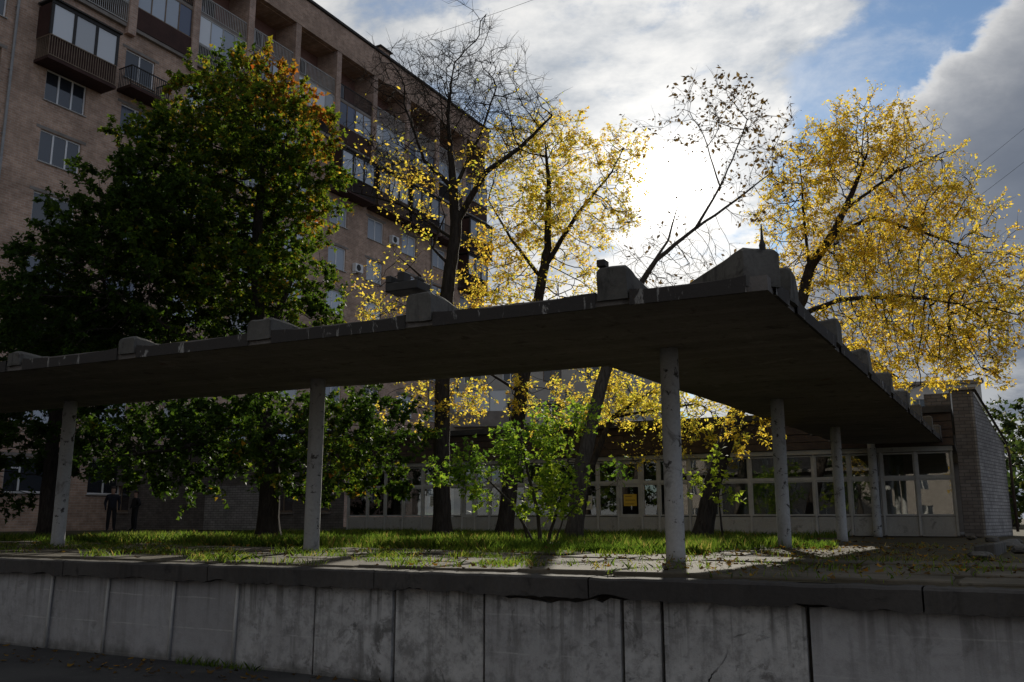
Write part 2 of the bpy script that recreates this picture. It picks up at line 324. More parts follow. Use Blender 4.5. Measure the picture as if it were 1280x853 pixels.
class MB:
    def __init__(s): s.v = []; s.f = []; s.mi = []
    def quad(s, a, b, c, d, mi=0):
        i = len(s.v); s.v += [a, b, c, d]; s.f.append((i, i + 1, i + 2, i + 3)); s.mi.append(mi)
    def box(s, x0, x1, y0, y1, z0, z1, mi=0, top=None):
        i = len(s.v); t = top or (z1, z1, z1, z1)
        s.v += [(x0, y0, z0), (x1, y0, z0), (x1, y1, z0), (x0, y1, z0), (x0, y0, t[0]), (x1, y0, t[1]), (x1, y1, t[2]), (x0, y1, t[3])]
        for q in ((0, 3, 2, 1), (4, 5, 6, 7), (0, 1, 5, 4), (1, 2, 6, 5), (2, 3, 7, 6), (3, 0, 4, 7)): s.f.append(tuple(i + k for k in q)); s.mi.append(mi)
        return s
    def prism(s, poly, z0, z1, mi=0):          # poly: list of (x,y); z1 number or list
        n = len(poly); i = len(s.v); zt = z1 if isinstance(z1, (list, tuple)) else [z1] * n
        s.v += [(p[0], p[1], z0) for p in poly] + [(p[0], p[1], zt[k]) for k, p in enumerate(poly)]
        s.f.append(tuple(i + k for k in reversed(range(n)))); s.f.append(tuple(i + n + k for k in range(n))); s.mi += [mi, mi]
        for k in range(n): s.f.append((i + k, i + (k + 1) % n, i + n + (k + 1) % n, i + n + k)); s.mi.append(mi)
        return s
    def tube(s, pts, rad, sides=8, mi=0, cap=True):
        pts = [Vector(p) for p in pts]; n = len(pts); rad = rad if isinstance(rad, (list, tuple)) else [rad] * n
        i0 = len(s.v); ref = Vector((0.3, 0.9, 0.1)).normalized()
        for k in range(n):
            t = (pts[min(k + 1, n - 1)] - pts[max(k - 1, 0)]).normalized()
            a = t.cross(ref)
            if a.length < .05: a = t.cross(Vector((1, 0, 0)))
            a.normalize(); b2 = t.cross(a)
            for j in range(sides):
                an = 2 * math.pi * j / sides; p = pts[k] + (a * math.cos(an) + b2 * math.sin(an)) * rad[k]; s.v.append(tuple(p))
        for k in range(n - 1):
            for j in range(sides):
                s.f.append((i0 + k * sides + j, i0 + k * sides + (j + 1) % sides, i0 + (k + 1) * sides + (j + 1) % sides, i0 + (k + 1) * sides + j)); s.mi.append(mi)
        if cap:
            s.f.append(tuple(i0 + j for j in range(sides))); s.f.append(tuple(i0 + (n - 1) * sides + j for j in reversed(range(sides)))); s.mi += [mi, mi]
        return s
    def mesh(s, name, mats, smooth=False, bev=0.0, inv=None):
        me = bpy.data.meshes.new(name)
        vs = s.v if inv is None else [tuple(inv @ Vector(p)) for p in s.v]
        me.from_pydata([tuple(p) for p in vs], [], s.f)
        for m in ([mats] if isinstance(mats, str) else mats): me.materials.append(MATS[m])
        me.polygons.foreach_set('material_index', s.mi)
        bm = bmesh.new(); bm.from_mesh(me)
        bmesh.ops.recalc_face_normals(bm, faces=bm.faces)
        if bev:
            bmesh.ops.remove_doubles(bm, verts=bm.verts, dist=1e-5)
            bmesh.ops.bevel(bm, geom=[e for e in bm.edges if len(e.link_faces) == 2 and e.calc_face_angle(0) > .6], offset=bev, segments=1, affect='EDGES')
        bm.to_mesh(me); bm.free()
        if smooth: me.polygons.foreach_set('use_smooth', [True] * len(me.polygons))
        me.update(); return me
    def build(s, name, mats, parent=None, world=False, smooth=False, bev=0.0, **kw):
        inv = MW[parent].inverted() if (world and parent is not None) else None
        return link(name, s.mesh(name, mats, smooth, bev, inv), parent, **kw)

def np_mesh(name, verts, faces_n, idx, mat_name, tint=None, smooth=False):
    """verts (N,3); all faces have faces_n corners; idx flat"""
    me = bpy.data.meshes.new(name); nv = len(verts); nf = len(idx) // faces_n
    me.vertices.add(nv); me.vertices.foreach_set('co', np.asarray(verts, np.float32).ravel())
    me.loops.add(nf * faces_n); me.loops.foreach_set('vertex_index', np.asarray(idx, np.int32).ravel())
    me.polygons.add(nf); me.polygons.foreach_set('loop_start', np.arange(nf, dtype=np.int32) * faces_n)
    if smooth: me.polygons.foreach_set('use_smooth', np.ones(nf, bool))
    me.update(calc_edges=True); me.validate()
    if tint is not None:
        a = me.attributes.new('tint', 'FLOAT', 'POINT'); a.data.foreach_set('value', np.asarray(tint, np.float32))
    me.materials.append(MATS[mat_name]); return me

TZ = 1.18                                     # terrace level
# ------------------------------------------------------------------ ground
WA = R(-27.5); WO = Vector((-3.24, 11.03, 0)); WX = Vector((math.cos(WA), math.sin(WA), 0)); WY = Vector((-math.sin(WA), math.cos(WA), 0))
def wp(t, d, z): return WO + WX * t + WY * d + Vector((0, 0, z))
def wall_t(px):                               # position along the wall seen at picture column px (mid height)
    d = ray(px, 780); k = (WO - Vector((0, 0, CZ))).dot(WY) / d.dot(WY); return ((Vector((0, 0, CZ)) + d * k) - WO).dot(WX)

m = MB(); m.quad((-900, -900, 0), (900, -900, 0), (900, 1200, 0), (-900, 1200, 0))
m.build('road', 'asphalt', kind='structure')
terrace = MB(); terrace.quad(tuple(wp(-700, .12, TZ - .03)), tuple(wp(700, .12, TZ - .03)), tuple(wp(700, 1100, TZ - .03)), tuple(wp(-700, 1100, TZ - .03)))
terr = terrace.build('terrace', 'soil', kind='structure')

# canopy plan (survey): outer and inner edges of the two wings
UL = Vector((-.8975, .441, 0)); VR = Vector((.4897, .8719, 0))
OC = Vector((2.51, 8.59, 0)); IC = Vector((1.42, 13.15, 0))
HS = 3.9                                      # soffit height

# paving slabs under the left wing and in front of the right one
slab_meshes = []
for k in range(5):
    mm = MB(); j = lambda: random.uniform(-.02, .02)
    mm.prism([(-.48 + j(), -.48 + j()), (.1, -.485 + j()), (.48 + j(), -.48 + j()), (.485 + j(), 0), (.48 + j(), .48 + j()), (-.48 + j(), .48 + j()), (-.485, .1 + j())], -.07, 0.0)
    slab_meshes.append(mm.mesh('paving_slab', 'paving', bev=.012))
cnt = 0
for ix in range(-12, 12):
    for iy in range(0, 7):
        t = ix * 1.02 + (iy % 2) * .12; d = .72 + iy * 1.02
        if ix >= 5 and iy > 3: continue
        if iy >= 5 and ix < 2: continue
        if random.random() < .07: continue
        p = wp(t, d, TZ + random.uniform(-.012, .012))
        link('paving_slab', slab_meshes[random.randrange(5)], terr, loc=p, rot=(random.gauss(0, .008), random.gauss(0, .008), WA + random.gauss(0, .012) + random.choice((0, math.pi)))); cnt += 1

# ------------------------------------------------------------------ retaining wall
rw = empty('retaining_wall', tuple(wp(0, 0, 0)), WA, label='long low whitewashed concrete retaining wall with dark coping along the road', cat='retaining wall')
joints = [wall_t(-260), wall_t(-150), wall_t(-60), wall_t(15) - .45, wall_t(62), wall_t(133), wall_t(216), wall_t(296), wall_t(393), wall_t(492), wall_t(605), wall_t(778), wall_t(828), wall_t(1010), wall_t(1290), 9.5, 12.5, 16]
joints = sorted(joints)
def wall_panel(t0, t1, off):
    mm = MB(); n = max(6, int((t1 - t0) / .09)); top = []
    for k in range(n + 1):
        t = t0 + (t1 - t0) * k / n
        h = TZ - .215 + .022 * mnoise.noise(Vector((t * 5, 1.7, 0))) + .012 * mnoise.noise(Vector((t * 17, 4.2, 0)))
        bite = wall_t(690)
        if abs(t - bite) < .9: h -= .06 * (1 - (abs(t - bite) / .9) ** 2) + .03 * mnoise.noise(Vector((t * 9, 7.1, 0)))
        top.append((t, h))
    for (ta, ha), (tb, hb) in zip(top, top[1:]):
        mm.quad((ta, off, 0), (tb, off, 0), (tb, off, hb), (ta, off, ha)); mm.quad((ta, off, ha), (tb, off, hb), (tb, off + .1, hb), (ta, off + .1, ha))
    mm.quad((t0, off + .1, 0), (t0, off, 0), (t0, off, top[0][1]), (t0, off + .1, top[0][1])); mm.quad((t1, off, 0), (t1, off + .1, 0), (t1, off + .1, top[-1][1]), (t1, off, top[-1][1]))
    return mm
rods = {round(wall_t(p), 3) for p in (62, 133, 216, 296)}
for a, b2 in zip(joints, joints[1:]):
    ga = .004 if round(a, 3) in rods else .018; gb = .004 if round(b2, 3) in rods else .018
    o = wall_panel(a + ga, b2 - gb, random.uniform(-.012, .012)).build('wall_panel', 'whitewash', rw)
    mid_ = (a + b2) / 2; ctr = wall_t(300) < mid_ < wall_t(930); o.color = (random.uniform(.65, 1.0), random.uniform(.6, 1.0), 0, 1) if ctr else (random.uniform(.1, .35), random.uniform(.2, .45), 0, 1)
mm = MB(); mm.box(joints[0], joints[-1], .08, .4, 0, TZ - .07); mm.build('wall_core', 'coping', rw)
for p in (62, 133, 216, 296):
    t = wall_t(p); mm = MB(); mm.tube([(t - .015, -.025, .02), (t, -.03, .5), (t + .015, -.025, TZ - .235)], .02, 8); mm.build('joint_rod', 'white_paint', rw, smooth=True)
ct = joints[0] - .7; k = 0
while ct < joints[-1]:
    L = random.uniform(2.2, 2.9); n = 44; mm = MB(); fr = []
    for i in range(n + 1):
        t = ct + (L - .015) * i / n
        fr.append((t, -.13 + .02 * mnoise.noise(Vector((t * 3, 0, 2))) + .018 * mnoise.noise(Vector((t * 13, 0, 6))), .02 * mnoise.noise(Vector((t * 4, 5, 2))) + .018 * mnoise.noise(Vector((t * 15, 3, 2))) + (.07 * max(0, mnoise.noise(Vector((t * 2.2, 9, 1)))))))
    for (ta, fa, ha), (tb, fb, hb) in zip(fr, fr[1:]):
        z0a, z0b = TZ - .225 + ha, TZ - .225 + hb; z1a, z1b = TZ - .03 - ha * .2, TZ - .03 - hb * .2
        mm.quad((ta, fa, z0a), (tb, fb, z0b), (tb, fb - .006, z1b - .02), (ta, fa - .006, z1a - .02)); mm.quad((ta, fa - .006, z1a - .02), (tb, fb - .006, z1b - .02), (tb, fb + .03, z1b), (ta, fa + .03, z1a))
        mm.quad((ta, fa + .03, z1a), (tb, fb + .03, z1b), (tb, .22, z1b), (ta, .22, z1a)); mm.quad((tb, fb, z0b), (ta, fa, z0a), (ta, .3, z0a), (tb, .3, z0b))
    for (t, f_, h) in (fr[0], fr[-1]): mm.quad((t, f_, TZ - .225 + h), (t, f_, TZ - .05), (t, .22, TZ - .05), (t, .22, TZ - .225 + h))
    mm.build('coping_slab', 'coping', rw); ct += L; k += 1

# ------------------------------------------------------------------ canopy
cano = empty('concrete_canopy', (2.08, 11.77, TZ), 0, label='dark L shaped concrete canopy on round columns above the terrace', cat='canopy')
LL, LRr = 19.0, 21.6; INR0 = Vector((-.8719, .4897, 0))
outer = [OC + UL * LL, OC, OC + VR * LRr]; inner = [IC + UL * (LL + .3), IC, IC + VR * (LRr - 5.2 + .0) - INR0 * .45]
TH = .15
def soffit_piece(a, b, c_, d_, nu, nv):
    mm = MB(); g = {}
    for i in range(nu + 1):
        for j in range(nv + 1):
            p = (a * (1 - i / nu) + b * (i / nu)) * (1 - j / nv) + (d_ * (1 - i / nu) + c_ * (i / nu)) * (j / nv)
            zz_ = HS + .018 * mnoise.noise(p * .8) + .006 * mnoise.noise(p * 5)
            g[i, j] = (p.x, p.y, zz_)
    for i in range(nu):
        for j in range(nv): mm.quad(g[i, j], g[i + 1, j], g[i + 1, j + 1], g[i, j + 1])
    rng_b = [g[i, 0] for i in range(nu + 1)] + [g[nu, j] for j in range(1, nv + 1)] + [g[i, nv] for i in range(nu - 1, -1, -1)] + [g[0, j] for j in range(nv - 1, 0, -1)]
    for p, q_ in zip(rng_b, rng_b[1:] + rng_b[:1]): mm.quad(p, q_, (q_[0], q_[1], HS + TH), (p[0], p[1], HS + TH))
    top = [(p[0], p[1], HS + TH) for p in (g[0, 0], g[nu, 0], g[nu, nv], g[0, nv])]; mm.quad(*top)
    return mm
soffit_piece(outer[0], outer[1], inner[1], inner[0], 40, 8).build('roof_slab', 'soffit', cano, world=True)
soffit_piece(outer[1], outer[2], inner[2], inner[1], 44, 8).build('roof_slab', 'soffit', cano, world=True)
# edge upstand: pieces between the ribs
def upstand(p0, p1, inn, h=.16, w_=.12):
    mm = MB(); L = (p1 - p0).length; n = max(4, int(L / .12)); u = (p1 - p0).normalized(); out = -inn
    pr = []
    for i in range(n + 1):
        p = p0 + u * (L * i / n); k = abs(2 * i / n - 1)
        hh = h - .035 * (1 - k ** 2) + .018 * mnoise.noise(p * 3.1) - (.07 * max(0, mnoise.noise(p * 1.7) - .25)); o_ = .035 + .008 * mnoise.noise(p * 4); pr.append((p, hh, o_))
    for (p, h0, o0), (q_, h1, o1) in zip(pr, pr[1:]):
        a0, b0 = p + out * o0, q_ + out * o1; z0 = HS - .012
        mm.quad((a0.x, a0.y, z0), (b0.x, b0.y, z0), (b0.x, b0.y, HS + h1), (a0.x, a0.y, HS + h0))
        a1, b1 = p + inn * w_, q_ + inn * w_
        mm.quad((a0.x, a0.y, HS + h0), (b0.x, b0.y, HS + h1), (b1.x, b1.y, HS + h1), (a1.x, a1.y, HS + h0))
        mm.quad((a0.x, a0.y, z0), (p.x, p.y, z0), (q_.x, q_.y, z0), (b0.x, b0.y, z0))
        mm.quad((a1.x, a1.y, HS + h0), (b1.x, b1.y, HS + h1), (b1.x, b1.y, HS + .1), (a1.x, a1.y, HS + .1))
    return mm
INL = Vector((.441, .8975, 0)); INR = Vector((-.8719, .4897, 0))     # inward normals of left / right outer edge
def rib(p, along, across, length, w_=.34, h0=.46, h1=.2, drop=1.4, flare=.03):
    """upstanding beam: end face flush with the slab edge, running inward; its crest falls away from the edge"""
    mm = MB(); a = across * (w_ / 2); base = HS + .06
    st = [(-.05, h0 - .03, 1.0), (0.0, h0, 1.0), (.35, h0 - .02, 1.0), (drop, h1 + .1, .9), (length - .06, h1, .9)]; rings = []
    for (d, h, ws) in st:
        c0 = p + along * d; j = mnoise.noise(c0 * 2.3) * .02
        rings.append([(c0 - a * (1 + flare)) + Vector((0, 0, base)), (c0 + a * (1 + flare)) + Vector((0, 0, base)), (c0 + a * ws) + Vector((0, 0, HS + h - .03 + j)), (c0 + a * ws * .8) + Vector((0, 0, HS + h + j)), (c0 - a * ws * .8) + Vector((0, 0, HS + h + j * .4)), (c0 - a * ws) + Vector((0, 0, HS + h - .03))])
    for r0, r1 in zip(rings, rings[1:]):
        for k in range(6): mm.quad(r0[k], r0[(k + 1) % 6], r1[(k + 1) % 6], r1[k])
    mm.f.append(tuple(range(len(mm.v), len(mm.v) + 6))); mm.v += rings[0]; mm.mi.append(0)
    mm.f.append(tuple(range(len(mm.v), len(mm.v) + 6))); mm.v += rings[-1]; mm.mi.append(0)
    return mm
def erode(o, amp=.02):
    bm = bmesh.new(); bm.from_mesh(o.data); bmesh.ops.remove_doubles(bm, verts=bm.verts, dist=1e-4)
    bmesh.ops.subdivide_edges(bm, edges=[e for e in bm.edges if e.calc_length() > .12], cuts=3, use_grid_fill=True)
    for v in bm.verts:
        q_ = v.co + o.matrix_basis.translation * 3
        v.co += Vector((mnoise.noise(q_ * 4), mnoise.noise(q_ * 4 + Vector((9, 0, 0))), mnoise.noise(q_ * 4 + Vector((0, 9, 0))))) * amp
        k_ = mnoise.noise(q_ * 2.1 + Vector((3, 3, 3)))
        if k_ > .25 and v.co.z > HS - TZ + .25: v.co.z -= (k_ - .25) * .16
    bm.to_mesh(o.data); bm.free(); return o
lt = [1.77 - .17 + 2.4 * k for k in range(8)]; rt = [.98 + 2.72 * k for k in range(8)]
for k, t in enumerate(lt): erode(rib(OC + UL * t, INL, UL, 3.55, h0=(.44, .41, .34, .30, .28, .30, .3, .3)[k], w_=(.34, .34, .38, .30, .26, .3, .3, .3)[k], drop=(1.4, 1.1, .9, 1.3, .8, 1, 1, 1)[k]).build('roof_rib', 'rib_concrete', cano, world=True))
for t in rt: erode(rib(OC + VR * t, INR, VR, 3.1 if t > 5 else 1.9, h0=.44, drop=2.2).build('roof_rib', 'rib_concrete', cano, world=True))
diag = (IC - OC).normalized(); erode(rib(OC + diag * .16, diag, Vector((diag.y, -diag.x, 0)), 4.2, .40, .47, .3, 3.0).build('roof_rib', 'rib_concrete', cano, world=True))
for a, b2 in zip([.2] + [t + .19 for t in lt], [t - .19 for t in lt] + [LL]): upstand(OC + UL * a, OC + UL * b2, INL).build('edge_upstand', 'fascia', cano, world=True)
for a, b2 in zip([.2] + [t + .19 for t in rt], [t - .19 for t in rt] + [LRr]): upstand(OC + VR * a, OC + VR * b2, INR).build('edge_upstand', 'fascia', cano, world=True)
# columns every six metres
uc = Vector((-.886, .4635, 0)); C3 = Vector((2.08, 11.77, 0))
colp = [C3, C3 + uc * 5.9, C3 + uc * 11.95, C3 + uc * 17.9, C3 + VR * 6.0, C3 + VR * 12.0, C3 + VR * 18.0]
for k, p in enumerate(colp):
    mm = MB(); n = 14; r0 = .122
    mm.tube([(p.x, p.y, TZ - .06 + (HS - TZ + .08) * i / n) for i in range(n + 1)], [r0 * (1.06 if i == 0 else 1 + .012 * mnoise.noise(Vector((k * 3.1, 0, i * .9)))) for i in range(n + 1)], 20)
    mm.build('column', 'column_paint', cano, world=True, smooth=True)
# broken dark cap on one rib, stub on the next, spike on the corner
bp = OC + UL * (lt[1] + .12)
mm = MB(); z0 = HS + .455
def along_box(mm, o, u, v, a0, a1, b0, b1, z0, z1):
    pl = [o + u * a0 + v * b0, o + u * a1 + v * b0, o + u * a1 + v * b1, o + u * a0 + v * b1]; mm.prism([(p.x, p.y) for p in pl], z0, z1)
along_box(mm, bp, UL, INL, -.12, .34, -.07, .22, z0, z0 + .11)
along_box(mm, bp, UL, INL, .26, .34, -.07, .1, z0 + .108, z0 + .2); along_box(mm, bp, UL, INL, .08, .18, -.06, .1, z0 + .108, z0 + .235); along_box(mm, bp, UL, INL, -.12, -.06, -.05, .1, z0 + .108, z0 + .15)
mm.build('broken_rib_cap', 'dark_metal', cano, world=True, bev=.01)
bp = OC + UL * (lt[0] + .1); mm = MB(); along_box(mm, bp, UL, INL, -.03, .07, -.04, .08, HS + .44, HS + .52); mm.build('broken_rib_stub', 'dark_metal', cano, world=True, bev=.008)
p = OC + diag * .18 + UL * -.06; mm = MB(); mm.tube([(p.x, p.y, HS + .42), (p.x, p.y, HS + .5), (p.x, p.y, HS + .56), (p.x, p.y, HS + .72)], [.028, .034, .016, .006], 8); mm.build('corner_spike', 'dark_metal', cano, world=True)

# ------------------------------------------------------------------ glass pavilion
PA = R(-27.5); PN = Vector((math.sin(PA), -math.cos(PA), 0)); PO = PN * -29.5
pav = empty('glass_pavilion', (PO.x, PO.y, TZ), PA, label='low shop pavilion with white framed glazing behind the trees', cat='shop building')
Z0, ZS, ZT, ZH, ZF, ZR = 0.0, .59, 1.69, 2.44, 2.60, 3.62
S0, S1 = -22.9, -.75
bays = [-.86, -1.84, -2.8, -3.72, -4.76, -5.72, -6.75, -7.75, -8.75, -9.8, -10.4, -11.25, -12.0, -12.75, -13.75, -14.8, -15.8, -16.3, -16.9, -17.45, -18.3, -19.22, -20.1, -20.95, -21.8, -22.75]
for i, (b1, b0) in enumerate(zip(bays, bays[1:])):
    wd = b1 - b0; door = (i == 10) or (i == 18)
    # base panel, lower and upper window, each with its frame
    if not door:
        mm = MB(); mm.box(b0 + .035, b1 - .035, .0, .08, Z0, ZS - .03); mm.box(b0 + .1, b1 - .1, -.012, .0, Z0 + .08, ZS - .11); mm.build('base_panel', 'plinth', pav)
    for (z0, z1) in (((ZS if not door else .55), ZT - .03), (ZT + .03, ZH)):
        fr = MB(); e = .045 if not door else .1; x0, x1 = b0 + .032, b1 - .032
        fr.box(x0, x1, .0, .06, z0, z0 + e); fr.box(x0, x1, .0, .06, z1 - e, z1); fr.box(x0, x0 + e, .002, .058, z0 + e, z1 - e); fr.box(x1 - e, x1, .002, .058, z0 + e, z1 - e)
        win = fr.build('window' if not door or z0 > 1 else 'door', 'white_paint', pav)
        pn = MB(); pn.box(x0 + e, x1 - e, .026, .032, z0 + e, z1 - e); pn.build('pane', 'shop_glass', win)
        if door and z0 < 1:
            dp = MB(); dp.box(x0, x1, .002, .056, .03, .548); dp.build('door_panel', 'plinth', win); hd = MB(); hd.box(x0 + .03, x0 + .06, -.06, -.03, .75, 1.2); hd.build('handle', 'galvanised', win)
for i, b1 in enumerate(bays):
    mm = MB(); mm.box(b1 - .03, b1 + .03, -.03, .07, .02, ZH + .02); mm.build('mullion', 'white_paint', pav)
mm = MB(); mm.box(bays[-1], bays[0], -.02, .05, ZT - .028, ZT + .028); mm.build('transom', 'white_paint', pav)
mm = MB(); mm.box(bays[-1] - .05, bays[0] + .05, -.09, .08, ZH + .02, ZF); mm.build('head_beam', 'plinth', pav)
# boarded fascia: separate boards, a few sagging
zc = ZF + .02; kk = 0
while zc < ZR - .05:
    hb = .235; x = S0 - .4
    while x < S1 - .2:
        L = min(random.uniform(3.2, 5.0), S1 - x); mm = MB(); sag = random.uniform(-.01, .01)
        mm.box(x, x + L - .02, -.16 + random.uniform(-.012, .012), -.11, zc + sag, zc + hb - .018 + sag); mm.build('fascia_board', 'rust_board', pav); x += L
    zc += hb; kk += 1
mm = MB(); mm.box(S0 - .5, S1, -.10, .1, ZF, ZR - .03); mm.build('fascia_core', 'dark_metal', pav)
mm = MB(); mm.box(S0 - .6, S1 + .0, -.28, 9.0, ZR, ZR + .12); mm.box(S0 - .6, S1 + .0, -.30, -.285, ZR - .05, ZR + .14); mm.build('roof', 'roof_felt', pav)
mm = MB(); mm.box(S0, S1, 8.4, 8.5, 0, ZR - .02); mm.build('back_wall', 'interior', pav)
mm = MB(); mm.box(S0, S1, .12, 8.38, ZH + .1, ZH + .16); mm.build('ceiling', 'interior', pav)
mm = MB(); mm.box(S0, S1, .12, 8.38, -.03, .02); mm.build('floor', 'interior', pav)
# curtains behind the left bays and green drapes in the middle
def curtain(x0, x1, m_, z0=.6, z1=2.4):
    mm = MB(); n = int((x1 - x0) / .045); pts = [(x0 + (x1 - x0) * i / n, .32 + .035 * math.sin(i * 1.15 + random.uniform(-.3, .3))) for i in range(n + 1)]
    for a, b2 in zip(pts, pts[1:]): mm.quad((a[0], a[1], z0), (b2[0], b2[1], z0), (b2[0], b2[1], z1), (a[0], a[1], z1))
    mm.build('curtain', m_, pav, smooth=True)
for a, b2 in ((-22.6, -21.4), (-20.8, -20.3), (-19.9, -19.4)): curtain(a, b2, 'curtain')
for a, b2 in ((-8.4, -7.5), (-7.2, -6.2), (-2.6, -2.2)): curtain(a, b2, 'curtain_green')
# pier at the right end with sloping white brick side wall, downpipe
mm = MB(); mm.prism([(-.70, -.16), (-.14, -.12), (-.14, .5), (-.70, .5)], 0, 4.2); mm.build('brick_pier', 'brick_low', pav, bev=.01)
mm = MB(); mm.box(-.78, -.06, -.22, .56, 4.2, 4.27); mm.build('pier_cap', 'lintel_grey', pav)
inv = MW[pav].inverted(); a = inv @ Vector((13.42, 26.12, TZ)); b2 = inv @ Vector((15.75, 29.0, TZ)); dv = (b2 - a).normalized(); pv = Vector((-dv.y, dv.x, 0)) * .25
mm = MB(); mm.prism([(a.x, a.y), (b2.x, b2.y), (b2.x + pv.x, b2.y + pv.y), (a.x + pv.x, a.y + pv.y)], -.02, [4.16, 2.86, 2.86, 4.16]); mm.build('side_wall', 'brick_white', pav)
mm = MB(); o_ = -pv * .25; mm.tube([(a.x + o_.x, a.y + o_.y, 4.2), (b2.x + o_.x + dv.x * .1, b2.y + o_.y, 2.87)], .05, 4); mm.build('verge_flashing', 'dark_metal', pav)
mm = MB(); mm.tube([(b2.x + .06, b2.y - .1, 2.75), (b2.x + .12, b2.y - .12, 2.55), (b2.x + .14, b2.y - .1, .1)], .045, 8); mm.build('downpipe', 'rust_board', pav, smooth=True)
mm = MB(); mm.box(S1 - .7, S1 + .0, -.12, .4, ZR + .12, ZR + .52); mm.build('roof_parapet', 'brick_low', pav)

# lower brick range to the left of the pavilion
low = empty('brick_shop_range', tuple(PO + Vector((math.cos(PA), math.sin(PA), 0)) * -23.2 + Vector((0, 0, TZ))), PA, label='low brick shop range with dark windows under the maple', cat='shop building')
def holed_wall(mm, x0, x1, z0, z1, y, holes, depth, mi=0, mi_r=0):
    xs = sorted({x0, x1, *[h[0] for h in holes], *[h[1] for h in holes]}); zs = sorted({z0, z1, *[h[2] for h in holes], *[h[3] for h in holes]})
    for xa, xb in zip(xs, xs[1:]):
        for za, zb in zip(zs, zs[1:]):
            cx, cz = (xa + xb) / 2, (za + zb) / 2
            if any(h[0] < cx < h[1] and h[2] < cz < h[3] for h in holes): continue
            mm.quad((xa, y, za), (xb, y, za), (xb, y, zb), (xa, y, zb), mi)
    for h in holes:
        a, b_, c_, d_ = h[:4]; dd = h[4] if len(h) > 4 else depth
        mm.quad((a, y, c_), (a, y + dd, c_), (a, y + dd, d_), (a, y, d_), mi_r); mm.quad((b_, y, d_), (b_, y + dd, d_), (b_, y + dd, c_), (b_, y, c_), mi_r)
        mm.quad((a, y, d_), (a, y + dd, d_), (b_, y + dd, d_), (b_, y, d_), mi_r); mm.quad((b_, y, c_), (b_, y + dd, c_), (a, y + dd, c_), (a, y, c_), mi_r)
lh = [(-1.6, -.5, .75, 2.0), (-3.6, -2.4, .75, 2.0), (-13.6, -12.2, .8, 2.0), (-17.8, -16.4, .8, 2.0), (-22.5, -21.0, .8, 2.0)]
mm = MB(); holed_wall(mm, -26, .25, 0, 3.6, 0, lh, .18); mm.quad((-26, 8, 0), (-26, 0, 0), (-26, 0, 3.6), (-26, 8, 3.6)); mm.build('wall', 'brick_low', low)
mm = MB(); mm.box(-26.3, .3, -.35, 8.2, 3.6, 3.78); mm.build('roof', 'roof_felt', low)
for h in lh:
    fr = MB(); fr.box(h[0], h[1], .14, .2, h[2], h[2] + .07); fr.box(h[0], h[1], .14, .2, h[3] - .07, h[3]); fr.box(h[0], h[0] + .07, .142, .198, h[2] + .07, h[3] - .07); fr.box(h[1] - .07, h[1], .142, .198, h[2] + .07, h[3] - .07); fr.box((h[0] + h[1]) / 2 - .03, (h[0] + h[1]) / 2 + .03, .142, .198, h[2] + .07, h[3] - .07)
    win = fr.build('window', 'wood_frame', low); pn = MB(); pn.box(h[0] + .07, h[1] - .07, .165, .175, h[2] + .07, h[3] - .07); pn.build('pane', 'pane_dark', win)
    sl = MB(); sl.box(h[0] - .08, h[1] + .08, -.06, .14, h[2] - .06, h[2] - .005); sl.build('sill', 'lintel_grey', win)
mm = MB(); mm.box(-7.3, -4.2, -.08, -.01, 0.02, 1.9); mm.build('brick_facing', 'brick_white', low)

# paper notices on the shop glass
def notice(name, s, z, w_, h_, m_, label, lines):
    o = empty(name, tuple(MW[pav] @ Vector((s, .018, z))), PA, label=label, cat='notice')
    mm = MB(); mm.box(-w_ / 2, w_ / 2, 0, .004, -h_ / 2, h_ / 2); mm.build('sheet', m_, o)
    ln = MB()
    for k in range(lines): ln.box(-w_ * .38, w_ * random.uniform(.1, .38), -.003, -.001, h_ * (.32 - .64 * k / max(1, lines - 1)) - .008, h_ * (.32 - .64 * k / max(1, lines - 1)) + .008)
    ln.build('print', 'dark_metal', o)
notice('paper_notice', -10.83, 1.12, .46, .40, 'notice_yellow', 'yellow notice on the glass of the pavilion door', 3)
notice('paper_notice', -12.38, 1.05, .30, .48, 'notice_white', 'cream paper notice in the window left of the yellow notice', 6)
notice('paper_notice', -18.75, 1.15, .26, .40, 'notice_white', 'pale paper notice in a window beside the straight dark trunk', 5)

# ------------------------------------------------------------------ apartment block
AR = R(61); AN = Vector((math.sin(AR), -math.cos(AR), 0)); AO = AN * -37.0
apt = empty('apartment_block', (AO.x, AO.y, 0), AR, label='tall pinkish brown brick apartment block with loggias on its top floors', cat='apartment building')
A0, A1, AZ = 2.0, 62.0, 34.0
PIT = 3.92; cols = [26.95 + PIT * k for k in range(-6, 9)]
tops = [21.85 - 2.93 * k for k in range(0, 7)]
holes = []; wins = []
for ci, s in enumerate(cols):
    if s < A0 or s + 2 > A1: continue
    for ti, tz in enumerate(tops + [24.78]):
        s0 = s + .0 if s > 24 else s - .0
        w_ = 1.75
        if abs(s - cols[5]) < .1: s0, w_ = 22.98, 2.05
        holes.append((s0, s0 + w_, tz - 1.5, tz)); wins.append((s0, w_, tz, ci))
log = []
LB, LT_ = 25.95, 32.0
for k in range(0, 9):
    a, b2 = 26.95 + PIT * k, 26.95 + PIT * (k + 1)
    if b2 > A1 + .3: b2 = A1
    log.append((a + .22, b2 - .22)); holes.append((a + .22, b2 - .22, LB, LT_, 1.4))
for k in range(1, 7):
    a, b2 = 26.95 - PIT * k, 26.95 - PIT * (k - 1); log.append((a + .22, b2 - .22)); holes.append((a + .22, b2 - .22, LB, LT_, 1.4))
mm = MB(); holed_wall(mm, A0, A1, 0, AZ, 0, holes, .16)
